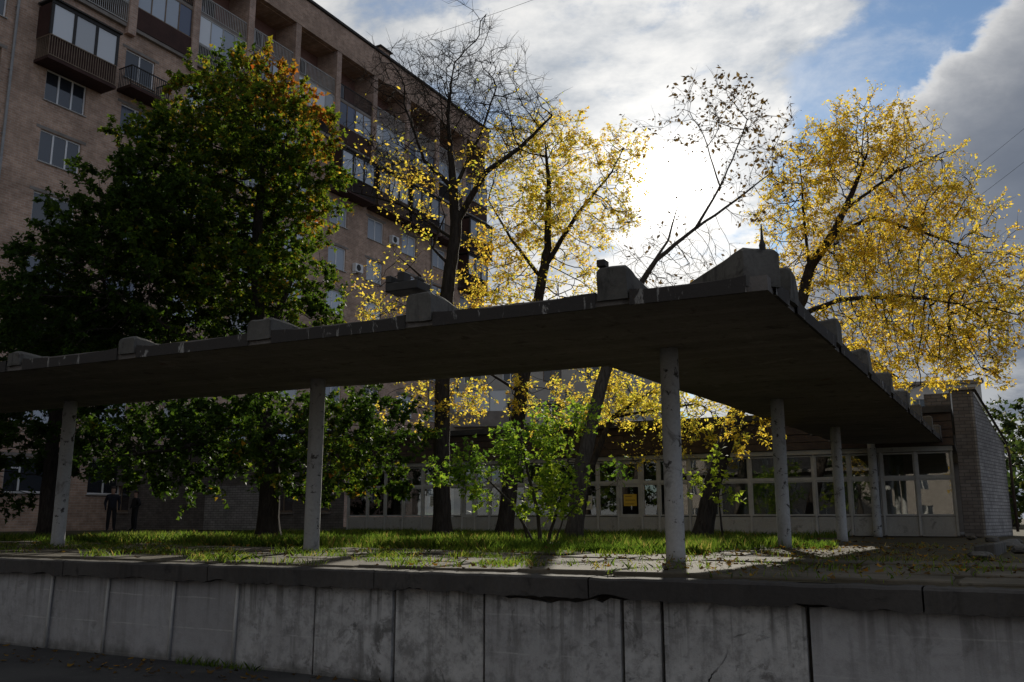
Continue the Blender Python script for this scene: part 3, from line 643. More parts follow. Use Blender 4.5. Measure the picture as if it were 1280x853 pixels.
mm.quad((A1, 0, 0), (A1, 14, 0), (A1, 14, AZ), (A1, 0, AZ)); mm.quad((A0, 14, 0), (A0, 0, 0), (A0, 0, AZ), (A0, 14, AZ)); mm.quad((A1, 14, 0), (A0, 14, 0), (A0, 14, AZ), (A1, 14, AZ)); mm.quad((A0, 0, AZ), (A1, 0, AZ), (A1, 14, AZ), (A0, 14, AZ))
mm.build('wall', 'brick_apartment', apt)
mm = MB(); mm.box(A0 - .1, A1 + .12, -.34, -.012, LT_ + .05, AZ - .02); mm.build('frieze', 'brick_apartment', apt)
mm = MB(); mm.box(A0 - .2, A1 + .25, -.48, 14.1, AZ, AZ + .16); mm.build('roof', 'roof_felt', apt)
mm = MB(); mm.box(48.6, 49.8, 1.0, 2.4, AZ + .16, AZ + 1.7); mm.build('chimney', 'brick_apartment', apt); mm = MB(); mm.box(48.45, 49.95, .85, 2.55, AZ + 1.7, AZ + 1.8); mm.build('chimney_cap', 'roof_felt', apt)
def window_set(w_, h_, kind):
    e = .065; fr = MB(); fr.box(0, w_, .09, .15, 0, e); fr.box(0, w_, .09, .15, h_ - e, h_); fr.box(0, e, .092, .148, e, h_ - e); fr.box(w_ - e, w_, .092, .148, e, h_ - e)
    ms = [w_ * .36] if kind == 1 else ([w_ * .5] if kind == 0 else [w_ * .34, w_ * .67])
    for x in ms: fr.box(x - .04, x + .04, .092, .148, e, h_ - e)
    if kind == 1: fr.box(e, ms[0] - .04, .093, .147, h_ * .68 - .03, h_ * .68 + .03)
    pn = MB(); xs = [e] + [y for x in ms for y in (x - .04, x + .04)] + [w_ - e]
    for a, b2 in zip(xs[::2], xs[1::2]): pn.box(a, b2, .118, .124, e, h_ - e)
    sl = MB(); sl.box(-.06, w_ + .06, -.07, .088, -.05, -.006)
    li = MB(); li.box(-.22, w_ + .22, -.02, -.003, h_ + .02, h_ + .16)
    return fr, pn, sl, li
cache = {}
def place_window(s0, tz, w_, h_, kind, frm, pane, y=0.0, lint=True):
    key = (round(w_, 2), round(h_, 2), kind, frm, pane)
    if key not in cache:
        fr, pn, sl, li = window_set(w_, h_, kind)
        cache[key] = (fr.mesh('window', frm), pn.mesh('pane', pane), sl.mesh('sill', 'white_paint'), li.mesh('lintel', 'lintel_grey'))
    a = cache[key]; o = link('window', a[0], apt, loc=(s0, y, tz - h_)); link('pane', a[1], o); link('sill', a[2], o)
    if lint: link('lintel', a[3], o)
    return o
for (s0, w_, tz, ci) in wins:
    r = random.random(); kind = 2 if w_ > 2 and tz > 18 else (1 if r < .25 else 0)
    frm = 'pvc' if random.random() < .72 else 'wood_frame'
    pane = random.choice(('pane_sky_tint', 'pane_sky_tint', 'pane_sky_tint', 'pane_white')) if s0 > 30 else random.choice(('pane_dark', 'pane_dark', 'pane_blue', 'pane_sky_tint'))
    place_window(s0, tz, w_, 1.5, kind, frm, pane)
# piers between loggias
for k in range(-6, 9):
    s = 26.95 + PIT * k
    if s < A0 + .5: continue
    mm = MB(); mm.box(s - .23, s + .23, -.32, -.004, LB - .5, LT_ + .04); mm.build('loggia_pier', 'brick_pier', apt)
railm = MB(); n = 28
def railing(mm, x0, x1, y, z0, h_, step=.13):
    mm.box(x0, x1, y - .03, y + .03, z0 + h_ - .05, z0 + h_); mm.box(x0, x1, y - .02, y + .02, z0 + .05, z0 + .09)
    k = int((x1 - x0) / step)
    for i in range(k + 1): x = x0 + (x1 - x0) * i / k; mm.box(x - .014, x + .014, y - .013, y + .013, z0 + .09, z0 + h_ - .05)
for li_, (a, b2) in enumerate(log):
    if a < 10: continue
    mm = MB(); holed_wall(mm, a, b2, LB, LT_, 1.4, [(a + .45, a + 2.5, LB + .9, LB + 2.35), (a + .45, a + 2.5, LB + 3.85, LB + 5.3)], .12); mm.build('loggia_wall', 'loggia_wall', apt)
    for zz_ in (LB + 2.35, LB + 5.3): place_window(a + .45, zz_, 2.05, 1.45, 2, random.choice(('pvc', 'white_paint')), random.choice(('pane_sky_tint', 'pane_dark')), 1.4, False)
    mm = MB(); mm.box(a - .05, b2 + .05, -.2, 1.39, LB - .16, LB + .02); mm.build('loggia_floor', 'lintel_grey', apt)
    mm = MB(); mm.box(a + .003, b2 - .003, -.2, 1.39, LB + 2.86, LB + 3.02); mm.build('loggia_floor', 'lintel_grey', apt)
    typ = li_ % 4
    # lower storey: panel and glazing
    if typ in (0, 2):
        mm = MB(); mm.box(a + .01, b2 - .01, -.24, -.19, LB + .03, LB + 1.15); mm.build('loggia_panel', 'dark_panel', apt)
    else:
        mm = MB(); railing(mm, a + .02, b2 - .02, -.2, LB + .02, 1.1, .11); mm.build('railing', 'white_paint' if typ == 1 else 'dark_metal', apt)
    gl = MB(); xs = [a + .02 + (b2 - a - .04) * i / 4 for i in range(5)]
    for x in xs: gl.box(x - .03, x + .03, -.22, -.16, LB + 1.16, LB + 2.84)
    gl.box(a + .02, b2 - .02, -.219, -.161, LB + 1.15, LB + 1.21); gl.box(a + .02, b2 - .02, -.219, -.161, LB + 2.79, LB + 2.85)
    g = gl.build('loggia_glazing', 'white_paint' if typ in (1, 3) else 'wood_frame', apt)
    for x0, x1 in zip(xs, xs[1:]): pn = MB(); pn.box(x0 + .032, x1 - .032, -.193, -.187, LB + 1.212, LB + 2.788); pn.build('pane', random.choice(('pane_blue', 'pane_sky_tint') if typ in (0, 2) else ('pane_white', 'pane_sky_tint')), g)
    # upper storey: open railing
    mm = MB(); railing(mm, a + .02, b2 - .02, -.17, LB + 3.02, 1.05, .12); mm.build('railing', 'dark_metal' if typ in (0,) else 'white_paint', apt)
# box balconies under the loggias
def box_balcony(s0, s1, zb, glazed, rail_m, glass_m, label=None):
    o = link('balcony', (lambda q_: (q_.box(s0, s1, -1.05, -.003, zb - .14, zb), q_)[1])(MB()).mesh('balcony', 'dark_panel'), apt)
    rl = MB(); railing(rl, s0 + .03, s1 - .03, -1.0, zb, 1.05, .12)
    for x in (s0 + .03, s1 - .03):
        rl.box(x - .02, x + .02, -.97, -.02, zb + 1.0, zb + 1.05)
        for i in range(8): y = -.95 + i * .12; rl.box(x - .013, x + .013, y - .013, y + .013, zb, zb + 1.0)
    rl.build('railing', rail_m, o)
    if glazed:
        bk = MB(); bk.box(s0 + .05, s1 - .05, -.95, -.93, zb + .02, zb + 1.0); bk.build('railing_panel', 'dark_panel', o)
        gl = MB(); n = 3; xs = [s0 + .06 + (s1 - s0 - .12) * i / n for i in range(n + 1)]
        for x in xs: gl.box(x - .07, x + .07, -1.0, -.92, zb + 1.06, zb + 2.6)
        gl.box(s0, s1, -1.02, -.9, zb + 2.56, zb + 2.72); gl.build('glazing_frame', 'dark_metal', o)
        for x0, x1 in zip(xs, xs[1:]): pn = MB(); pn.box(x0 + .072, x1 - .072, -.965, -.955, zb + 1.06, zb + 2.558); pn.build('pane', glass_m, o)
        for x in (s0 + .02, s1 - .02): pn = MB(); pn.box(x - .02, x + .02, -.9, -.01, zb + 1.06, zb + 2.6); pn.build('side_panel', 'dark_panel', o)
        rf = MB(); rf.box(s0 - .08, s1 + .08, -1.12, -.005, zb + 2.72, zb + 2.8); rf.build('balcony_roof', 'roof_felt', o)
c0 = 26.95
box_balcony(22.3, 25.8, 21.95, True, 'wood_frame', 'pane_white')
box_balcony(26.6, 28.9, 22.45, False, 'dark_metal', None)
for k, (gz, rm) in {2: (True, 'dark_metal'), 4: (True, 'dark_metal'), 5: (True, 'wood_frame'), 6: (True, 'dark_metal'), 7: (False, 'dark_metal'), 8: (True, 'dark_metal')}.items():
    if c0 + PIT * (k + 1) - .3 < A1: box_balcony(c0 + PIT * k - .2, c0 + PIT * (k + 1) - .6, 22.45 + (.0 if k < 8 else 0), gz, rm, 'pane_white' if k % 2 else 'pane_sky_tint')
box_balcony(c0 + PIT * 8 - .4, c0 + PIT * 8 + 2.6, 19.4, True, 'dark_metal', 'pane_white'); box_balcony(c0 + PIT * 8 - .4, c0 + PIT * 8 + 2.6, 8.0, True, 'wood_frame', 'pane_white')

for s_ in (21.3, 36.6, 54.2):
    mm = MB(); mm.tube([(s_, -.09, 1.3), (s_, -.09, 25.0)], .06, 8)
    for z in range(3, 25, 3): mm.box(s_ - .08, s_ + .08, -.1, -.004, z, z + .05)
    mm.build('downpipe', 'galvanised', apt, smooth=False)
acm = MB(); acm.box(0, .78, -.34, -.06, 0, .55); acm.box(.05, .09, -.3, -.003, -.12, -.002); acm.box(.69, .73, -.3, -.003, -.12, -.002); acm.tube([(.32, -.345, .28), (.32, -.35, .28)], .22, 14, 1); ac = acm.mesh('air_conditioner', ['pvc', 'dark_metal'])
for s_, z in ((45.0, 17.6), (48.9, 20.6), (29.6, 17.5), (25.4, 14.7), (53.0, 14.6), (45.0, 11.8)): link('air_conditioner', ac, apt, loc=(s_, 0, z))

# pale lower wing behind, seen under the canopy
wing = empty('rear_wing', (-1.6, 66, TZ), R(-6), label='pale rendered lower wing seen under the canopy behind the trunks', cat='apartment building')
wh = []; wz = [1.6, 4.5, 7.4, 10.3]
for z in wz:
    for x in (-2.0, .9, 3.9, 6.9, 9.9): wh.append((x, x + 1.35, z, z + 1.45))
mm = MB(); holed_wall(mm, -3, 12.5, 0, 13.2, 0, wh, .15); mm.quad((12.5, 0, 0), (12.5, 10, 0), (12.5, 10, 13.2), (12.5, 0, 13.2)); mm.build('wall', 'pale_render', wing)
mm = MB(); mm.box(-3.2, 12.8, -.4, 10.2, 13.2, 13.45); mm.build('roof', 'roof_felt', wing)
for i, h in enumerate(wh):
    fr = MB(); fr.box(h[0], h[1], .1, .15, h[2], h[2] + .07); fr.box(h[0], h[1], .1, .15, h[3] - .07, h[3]); fr.box(h[0], h[0] + .07, .102, .148, h[2] + .07, h[3] - .07); fr.box(h[1] - .07, h[1], .102, .148, h[2] + .07, h[3] - .07); fr.box(h[0] + .55, h[0] + .62, .102, .148, h[2] + .07, h[3] - .07)
    wn = fr.build('window', random.choice(('pvc', 'wood_frame')), wing); pn = MB(); pn.box(h[0] + .07, h[1] - .07, .12, .126, h[2] + .07, h[3] - .07); pn.build('pane', random.choice(('pane_dark', 'pane_sky_tint')), wn)
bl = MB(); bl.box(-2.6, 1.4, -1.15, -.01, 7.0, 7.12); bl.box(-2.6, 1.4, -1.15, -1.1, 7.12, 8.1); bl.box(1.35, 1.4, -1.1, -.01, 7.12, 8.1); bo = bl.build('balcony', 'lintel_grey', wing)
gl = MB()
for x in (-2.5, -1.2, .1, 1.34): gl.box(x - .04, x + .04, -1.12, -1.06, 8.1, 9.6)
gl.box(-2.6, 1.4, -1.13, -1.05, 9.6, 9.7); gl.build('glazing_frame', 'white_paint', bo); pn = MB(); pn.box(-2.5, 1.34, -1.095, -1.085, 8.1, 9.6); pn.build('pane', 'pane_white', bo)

# far white building on the right
fb = empty('far_house', tuple(at(1096, 640, 88)), R(-14), label='far white gabled building beyond the right end of the canopy', cat='building')
fb.location.z = TZ; MW[fb] = Matrix.Translation(fb.location) @ Matrix.Rotation(R(-14), 4, 'Z')
fh = []
for k in range(3): fh.append((4.0 + k * 2.1, 5.3 + k * 2.1, 9.6, 11.8)); fh.append((4.0 + k * 2.1, 5.3 + k * 2.1, 6.0, 8.2))
mm = MB(); holed_wall(mm, 2.6, 10.2, 0, 13.2, 0, fh, .2); mm.quad((10.2, 0, 0), (10.2, 12, 0), (10.2, 12, 13.2), (10.2, 0, 13.2)); mm.build('wall', 'far_white', fb)
mm = MB(); gp = [(-5.2, 0), (2.58, 0), (2.58, 14.0), (-1.3, 17.2), (-5.2, 14.0)]
i = len(mm.v); mm.v += [(x, -.6, z) for x, z in gp] + [(x, 12, z) for x, z in gp]; mm.f += [(0, 1, 2, 3, 4), (9, 8, 7, 6, 5)] + [(k, (k + 1) % 5, (k + 1) % 5 + 5, k + 5) for k in range(5)]; mm.mi += [0] * 7; mm.build('gable_wall', 'far_white', fb)
mm = MB(); mm.quad((2.9, -.9, 13.85), (2.9, 12, 13.85), (-1.3, 12, 17.4), (-1.3, -.9, 17.4)); mm.quad((-5.6, 12, 13.85), (-5.6, -.9, 13.85), (-1.3, -.9, 17.4), (-1.3, 12, 17.4)); mm.build('roof', 'roof_felt', fb)
mm = MB(); mm.box(2.6, 10.4, -.4, 12, 13.2, 13.5); mm.build('eaves', 'lintel_grey', fb)
for h in fh:
    pn = MB(); pn.box(h[0], h[1], .15, .17, h[2], h[3]); wn = pn.build('window', 'pane_dark', fb); fr = MB()
    for x in (h[0] + .05, (h[0] + h[1]) / 2, h[1] - .05): fr.box(x - .05, x + .05, .1, .145, h[2], h[3])
    fr.build('frame', 'white_paint', wn)

# ------------------------------------------------------------------ vegetation
def sample_ellipsoids(blobs, n):
    vol = np.array([b[3] * b[4] * b[5] for b in blobs]); vol = vol / vol.sum(); out = []
    for b, v in zip(blobs, vol):
        k = max(3, int(n * v)); u = rng.normal(size=(k, 3)); u /= np.linalg.norm(u, axis=1)[:, None]; r = rng.random(k) ** (1 / 2.4)
        out.append(np.array(b[:3]) + u * r[:, None] * np.array(b[3:6]))
    return np.vstack(out)
def px_blob(x, y, rx, ry, Y, rd, dens=1.0, hue=0.0):
    p = at(x, y, Y); s = p.length / F_PX * .98; return (p.x, p.y, p.z, rx * s, rd, ry * s, dens, hue)

def grow_tree(paths, blobs, n_clump, per, sig, step, kill, infl, iters=120, jitter=.13, up=.05):
    """paths: list of polylines of (Vector, r); nodes are seeded along them, then space colonisation fills the blobs"""
    pos = []; par = []; rad0 = []
    for pth in paths:
        prev = -1
        if pos and pth is not paths[0]:
            d = [((Vector(p) - pth[0][0]).length, i) for i, p in enumerate(pos)]; prev = min(d)[1]
        for (p0, r0), (p1, r1) in zip(pth, pth[1:]):
            n = max(1, int((p1 - p0).length / step))
            for i in range(n + (1 if p1 is pth[-1][0] else 0)):
                t = i / n; p = p0.lerp(p1, t)
                if len(pos) and prev >= 0: p = p + Vector(rng.normal(size=3) * .03 * step)
                pos.append(tuple(p)); par.append(prev); rad0.append(r0 + (r1 - r0) * t); prev = len(pos) - 1
    pos = np.array(pos); par = list(par); rad0 = list(rad0)
    cl = sample_ellipsoids(blobs, n_clump); at_ = (cl[:, None, :] + rng.normal(size=(len(cl), per, 3)) * sig).reshape(-1, 3)
    at_ = at_[at_[:, 2] > TZ + .6]
    d2 = ((at_[:, None, :] - pos[None, :, :]) ** 2).sum(2); near = d2.argmin(1); nd = d2.min(1); alive = np.ones(len(at_), bool)
    seen = set()
    for it in range(iters):
        use = alive & (nd < infl ** 2)
        nk_ = np.bincount(np.array([p for p in par if p >= 0], int), minlength=len(pos)); alive &= ~(nk_[near] >= 4); use = alive & (nd < infl ** 2)
        if not use.any():
            if not alive.any(): break
            use = alive & (nd <= np.percentile(nd[alive], 10))
        vec = at_[use] - pos[near[use]]; vec /= np.linalg.norm(vec, axis=1)[:, None] + 1e-9
        idx, invx = np.unique(near[use], return_inverse=True); acc = np.zeros((len(idx), 3)); np.add.at(acc, invx, vec)
        acc /= np.linalg.norm(acc, axis=1)[:, None] + 1e-9; acc += rng.normal(size=acc.shape) * jitter; acc[:, 2] += up; acc /= np.linalg.norm(acc, axis=1)[:, None] + 1e-9
        new = pos[idx] + acc * step; base = len(pos); pos = np.vstack([pos, new]); par += list(idx); rad0 += [0.0] * len(idx)
        dn = ((at_[:, None, :] - new[None, :, :]) ** 2).sum(2); mn = dn.min(1); am = dn.argmin(1); upd = mn < nd; nd[upd] = mn[upd]; near[upd] = base + am[upd]
        alive &= nd > kill ** 2
        # attractors that keep pulling the same node without getting closer are dropped
        if it % 25 == 24: alive &= rng.random(len(alive)) > .15
    return pos, np.array(par), np.array(rad0)

def tree(name, label, cat, paths_px, blobs_px, clumps=90, per=7, sig=.55, step=.42, kill=.55, infl=5.0, leaf='leaf_yellow', leaf_n=5, leaf_size=.13, leaf_shape='kite',
         twig=.55, twigs=3, barkm='bark_dark', group=None, tip=.007, tint=(.5, .25), hue_top=None, droop=.3, iters=110, up=.05, dens_floor=0.0):
    paths = []
    for pth in paths_px:
        paths.append([(at(x, y, Y), r) if y is not None else None for (x, y, Y, r) in pth])
    b0 = paths[0][0][0]; b0.z = TZ - .08
    blobs = [px_blob(*b) for b in blobs_px]
    sh = .75 * sig + .5 * twig; blobs = [(*b[:3], *[max(.3 * r_, r_ - sh) for r_ in b[3:6]], *b[6:]) for b in blobs]
    pos, par, rad0 = grow_tree(paths, blobs, clumps, per, sig, step, kill, infl, iters=iters, up=up)
    n = len(pos); kids = [[] for _ in range(n)]
    for i, p in enumerate(par):
        if p >= 0: kids[p].append(i)
    order = np.arange(n); rad = np.zeros(n); size = np.ones(n)
    for i in range(n - 1, -1, -1):
        if not kids[i]: rad[i] = tip
        else: rad[i] = sum(rad[k] ** 2.4 for k in kids[i]) ** (1 / 2.4); size[i] = 1 + sum(size[k] for k in kids[i])
        if rad0[i] > 0: rad[i] = max(rad0[i], min(rad[i], rad0[i] * 1.1))
    for i in range(n):
        if par[i] >= 0: rad[i] = min(rad[i], rad[par[i]])
    o = empty(name, tuple(b0), 0, label=label, cat=cat, group=group); O = np.array(b0)
    # strands
    trunk, branch = MB(), MB(); starts = [0] + [k for i in range(n) for k in sorted(kids[i], key=lambda k: -rad[k])[1:]]
    for s in starts:
        ch = [s] if par[s] < 0 else [par[s], s]
        while kids[ch[-1]]: ch.append(max(kids[ch[-1]], key=lambda k: (rad0[k] > 0 and s == 0, rad[k])))
        rr = [rad[i] for i in ch]
        if par[s] >= 0: rr[0] = min(rr[0], rr[1] * 1.25)
        pts = [pos[i] - O for i in ch]
        if s == 0: rr[0] *= 1.35; rr[1] *= 1.1
        sides = 12 if rr[0] > .12 else (7 if rr[0] > .04 else 4)
        (trunk if s == 0 else branch).tube([tuple(p) for p in pts], rr, sides, cap=(s == 0))
    trunk.build('trunk', barkm, o, smooth=True); 
    # twigs
    tn = np.array([i for i in range(1, n) if size[i] <= 4 and rad0[i] == 0]); 
    if len(tn) == 0: return o
    base = np.repeat(pos[tn], twigs, 0) + rng.normal(size=(len(tn) * twigs, 3)) * .02
    g = pos[tn] - pos[par[tn]]; g /= np.linalg.norm(g, axis=1)[:, None] + 1e-9; g = np.repeat(g, twigs, 0)
    tdv = g * .8 + rng.normal(size=g.shape) * .65; tdv[:, 2] += .12; tdv /= np.linalg.norm(tdv, axis=1)[:, None]
    L = twig * rng.uniform(.45, 1.25, len(base)); end = base + tdv * L[:, None]; mid = (base + end) / 2 + rng.normal(size=base.shape) * (L * .08)[:, None]
    A = np.cross(tdv, rng.normal(size=tdv.shape)); A /= np.linalg.norm(A, axis=1)[:, None] + 1e-9; B = np.cross(tdv, A); vs = []; 
    for (c_, r_) in ((base, tip * .8), (mid, tip * .6), (end, tip * .25)):
        for k in range(3): an = 2 * math.pi * k / 3; vs.append(c_ + (A * math.cos(an) + B * math.sin(an)) * r_)
    V = np.stack(vs, 1); N_ = len(base); off = (np.arange(N_) * 9)[:, None]; q_ = []
    for k in range(2):
        for j in range(3): q_.append(np.concatenate([off + 3 * k + j, off + 3 * k + (j + 1) % 3, off + 3 * k + 3 + (j + 1) % 3, off + 3 * k + 3 + j], 1))
    idx = np.stack(q_, 1).ravel(); me = np_mesh('twigs', (V.reshape(-1, 3) - O), 4, idx, barkm)
    br = branch.build('branches', barkm, o, smooth=True) if branch.f else None
    link('twigs', me, br if br else o, kind='stuff')
    # leaves
    bl = np.array(blobs); cen = bl[:, :3]; rr3 = bl[:, 3:6] + sh
    def field(p):
        d = (((p[:, None, :] - cen[None]) / rr3[None]) ** 2).sum(2); w_ = np.exp(-2.2 * d) + 1e-12; w_ /= w_.sum(1)[:, None]; return w_ @ bl[:, 6], w_ @ bl[:, 7]
    dens, hue = field(mid); hue = hue + .26 * np.array([mnoise.noise(Vector(p) * .55) for p in mid]); dens = dens * np.clip(1 + .9 * np.array([mnoise.noise(Vector(p) * .9 + Vector((5, 1, 2))) for p in mid]), .25, 1.8); cnt_ = rng.poisson(np.maximum(dens, dens_floor) * leaf_n); tot = int(cnt_.sum())
    if tot:
        src = np.repeat(np.arange(N_), cnt_); f = rng.uniform(.15, 1.1, tot)[:, None]
        lp = base[src] * (1 - f) + end[src] * f + rng.normal(size=(tot, 3)) * (.3 * leaf_size)
        nrm = rng.normal(size=(tot, 3)); nrm[:, 2] = np.abs(nrm[:, 2]) + .35; nrm /= np.linalg.norm(nrm, axis=1)[:, None]
        ax = tdv[src] * .7 + rng.normal(size=(tot, 3)) * .7; ax[:, 2] -= droop; ax -= nrm * (ax * nrm).sum(1)[:, None]; ax /= np.linalg.norm(ax, axis=1)[:, None] + 1e-9; sd = np.cross(nrm, ax)
        if leaf_shape == 'kite': tp = np.array([(0, 0, 0), (.27, .42, .06), (0, 1, -.05), (-.27, .42, .06)])
        else: tp = np.array([(0, 0, 0), (.55, .22, .07), (.24, .5, .02), (0, 1.02, -.08), (-.24, .5, .02), (-.55, .22, .07)])
        sc = leaf_size * rng.uniform(.45, 1.45, tot); K = len(tp)
        lv = lp[:, None, :] + (sd[:, None, :] * tp[None, :, 0:1] + ax[:, None, :] * tp[None, :, 1:2] + nrm[:, None, :] * tp[None, :, 2:3]) * sc[:, None, None]
        ti = np.clip(tint[0] + hue[src] + rng.normal(size=tot) * tint[1] * .5 + .25 * (rng.random(len(base))[src] - .5) * tint[1] * 2, 0, 1)
        me = np_mesh('crown', lv.reshape(-1, 3) - O, K, np.arange(tot * K), leaf, np.repeat(ti, K)); link('crown', me, o, kind='stuff')
    print('TREE', name, 'nodes', n, 'twigs', N_, 'leaves', tot)
    return o

# big maple on the left (green, rusty top)
YA = 24.5
tree('maple_tree', 'broad green maple with rusty red top standing before the brick block', 'tree',
     [[(335, 668, YA, .30), (338, 600, YA, .26), (330, 500, YA, .23), (322, 400, YA, .20), (322, 280, YA, .14), (330, 195, YA, .06)],
      [(330, 500, YA, .12), (250, 430, YA - .6, .09), (160, 380, YA - .8, .05)], [(328, 440, YA, .11), (365, 350, YA + .5, .07), (372, 240, YA + .5, .04)], [(332, 540, YA, .09), (420, 540, YA - 1, .05), (480, 560, YA - 1.4, .03)], [(330, 520, YA, .09), (230, 560, YA - 1.2, .06), (150, 570, YA - 1.6, .03)]],
     [(315, 160, 86, 72, YA, 2.8, 1.0, .12), (360, 115, 48, 42, YA - .4, 2.0, 1.0, .46), (242, 148, 52, 44, YA - .6, 2.2, 1, .26), (325, 108, 42, 28, YA, 1.6, 1, .36), (388, 175, 34, 46, YA, 1.7, 1, .34), (330, 210, 90, 80, YA, 3.2, 1.0, .12), (240, 230, 90, 75, YA - .5, 3, 1.1, -.05), (358, 280, 40, 80, YA + .3, 2.4, 1.0, .14), (200, 320, 130, 80, YA, 3.4, 1.1, -.12), (330, 370, 80, 60, YA, 3, 1.0, 0.05), (110, 320, 70, 60, YA - .3, 2.6, 1.1, -.18), (110, 400, 130, 55, YA, 3, 1, -.2), (390, 392, 36, 26, YA + 1, 1.2, 1, -.02), (240, 420, 110, 50, YA, 3, .9, -.05),
      (300, 545, 120, 50, YA - .5, 2.8, .9, -.08), (450, 560, 85, 62, YA - 1, 2.2, .9, -.05), (190, 560, 90, 40, YA - 1, 2.4, .9, -.2), (370, 600, 70, 36, YA - 1.2, 1.6, .9, .0), (380, 540, 90, 48, YA - .4, 2.2, 1, -.06), (240, 540, 90, 46, YA, 2.4, 1, -.15), (470, 525, 60, 40, YA - .6, 1.8, 1, -.05), (280, 300, 100, 80, YA + .6, 2.6, 1, -.03)],
     clumps=860, per=9, sig=.45, step=.32, kill=.33, infl=4.0, leaf='leaf_maple', leaf_n=21, leaf_size=.112, leaf_shape='maple', twig=.42, twigs=3, tint=(.29, .3), iters=150)
# darker maple further left
YB = 30
tree('maple_tree', 'dark maple at the left edge beyond the first column', 'tree',
     [[(58, 664, YB, .26), (62, 580, YB, .22), (75, 480, YB, .18), (85, 400, YB, .10)], [(70, 520, YB, .10), (40, 480, YB - .6, .06), (-30, 460, YB, .03)], [(68, 530, YB, .10), (150, 500, YB, .05)]],
     [(60, 430, 110, 60, YB, 3, 1, -.2), (-40, 480, 90, 80, YB, 3, 1, -.2), (60, 540, 120, 55, YB - .5, 3, 1, -.2), (-30, 580, 70, 50, YB, 2.5, 1, -.2), (160, 530, 70, 45, YB, 2.5, 1, -.2), (150, 450, 90, 50, YB, 3, 1, -.2)],
     clumps=240, per=7, sig=.65, step=.45, kill=.5, leaf='leaf_maple', leaf_n=18, leaf_size=.15, leaf_shape='maple', twig=.6, twigs=3, tint=(.28, .2))
# straight dark tree, bare crown with a few yellow sprays
YC = 26
tree('ash_tree', 'straight dark trunk with bare upper twigs and scattered yellow sprays', 'tree',
     [[(553, 668, YC, .27), (552, 580, YC, .235), (553, 480, YC, .22), (558, 370, YC, .20), (570, 290, YC, .17), (566, 225, YC, .12), (560, 150, YC, .05), (566, 90, YC, .02)], [(572, 275, YC, .11), (607, 215, YC - .4, .085), (650, 185, YC - .6, .06), (690, 145, YC - .6, .03)], [(566, 235, YC, .08), (530, 200, YC + .3, .05), (505, 130, YC + .3, .025)], [(566, 240, YC, .07), (600, 170, YC + .5, .04), (620, 110, YC + .5, .02)],
      [(555, 395, YC, .05), (525, 345, YC, .035), (500, 322, YC, .015)], [(560, 330, YC, .05), (541, 310, YC - .3, .04), (548, 290, YC - .3, .03), (556, 270, YC - .3, .02)], [(569, 300, YC, .05), (500, 255, YC, .035), (440, 240, YC, .015)]],
     [(560, 130, 75, 70, YC, 3, .0), (500, 110, 50, 50, YC, 2, .0), (640, 150, 60, 60, YC, 2.6, .02), (600, 80, 60, 30, YC, 2.4, .0), (490, 200, 60, 50, YC, 2.2, .05), (470, 215, 34, 36, YC, 1.5, .08), (505, 225, 36, 30, YC - .5, 1.4, .8), (545, 250, 30, 30, YC - .5, 1.4, .3), (488, 365, 20, 26, YC, .9, .5), (524, 285, 20, 26, YC, 1.1, .25), (610, 230, 30, 60, YC, 2, .4), (520, 390, 60, 22, YC, 1.4, .7), (530, 500, 30, 30, YC - .4, 1.2, .8), (482, 385, 22, 20, YC, .8, .9)],
     clumps=330, per=9, sig=.38, step=.28, kill=.28, leaf='leaf_yellow', leaf_n=9, leaf_size=.10, twig=.55, twigs=4, tint=(.5, .55), iters=150, tip=.0075, up=.22)
# leaning yellow trees in the middle
YD = 27
tree('ash_tree', 'yellow tree with leaning dark trunk right of the straight bare tree', 'tree',
     [[(630, 668, YD, .26), (640, 580, YD, .23), (655, 470, YD, .20), (672, 380, YD, .16), (684, 310, YD, .12), (686, 230, YD, .08), (682, 185, YD, .03)], [(683, 330, YD, .09), (720, 270, YD, .06), (765, 215, YD, .03)], [(678, 350, YD, .07), (640, 300, YD, .045), (610, 250, YD, .02)], [(650, 490, YD, .05), (600, 460, YD - .5, .03), (570, 475, YD - .6, .015)]],
     [(690, 190, 42, 54, YD, 2.0, .95, .05), (640, 190, 40, 40, YD, 2, .5, .05), (690, 270, 65, 60, YD, 2.4, .8), (640, 300, 46, 50, YD, 1.8, .7, .1), (622, 365, 62, 34, YD, 1.8, .8, .05), (770, 200, 42, 46, YD, 1.8, .8, .15), (760, 270, 45, 40, YD, 2, .5), (700, 360, 60, 30, YD, 2, .5), (590, 490, 45, 28, YD - .6, 1.4, 1.0), (680, 500, 50, 32, YD, 1.6, .9), (720, 500, 40, 30, YD, 1.5, .8)],
     clumps=190, per=11, sig=.30, step=.27, kill=.26, leaf='leaf_yellow', leaf_n=13, leaf_size=.092, twig=.42, twigs=3, tint=(.48, .55), iters=150, up=.12)
YE = 23
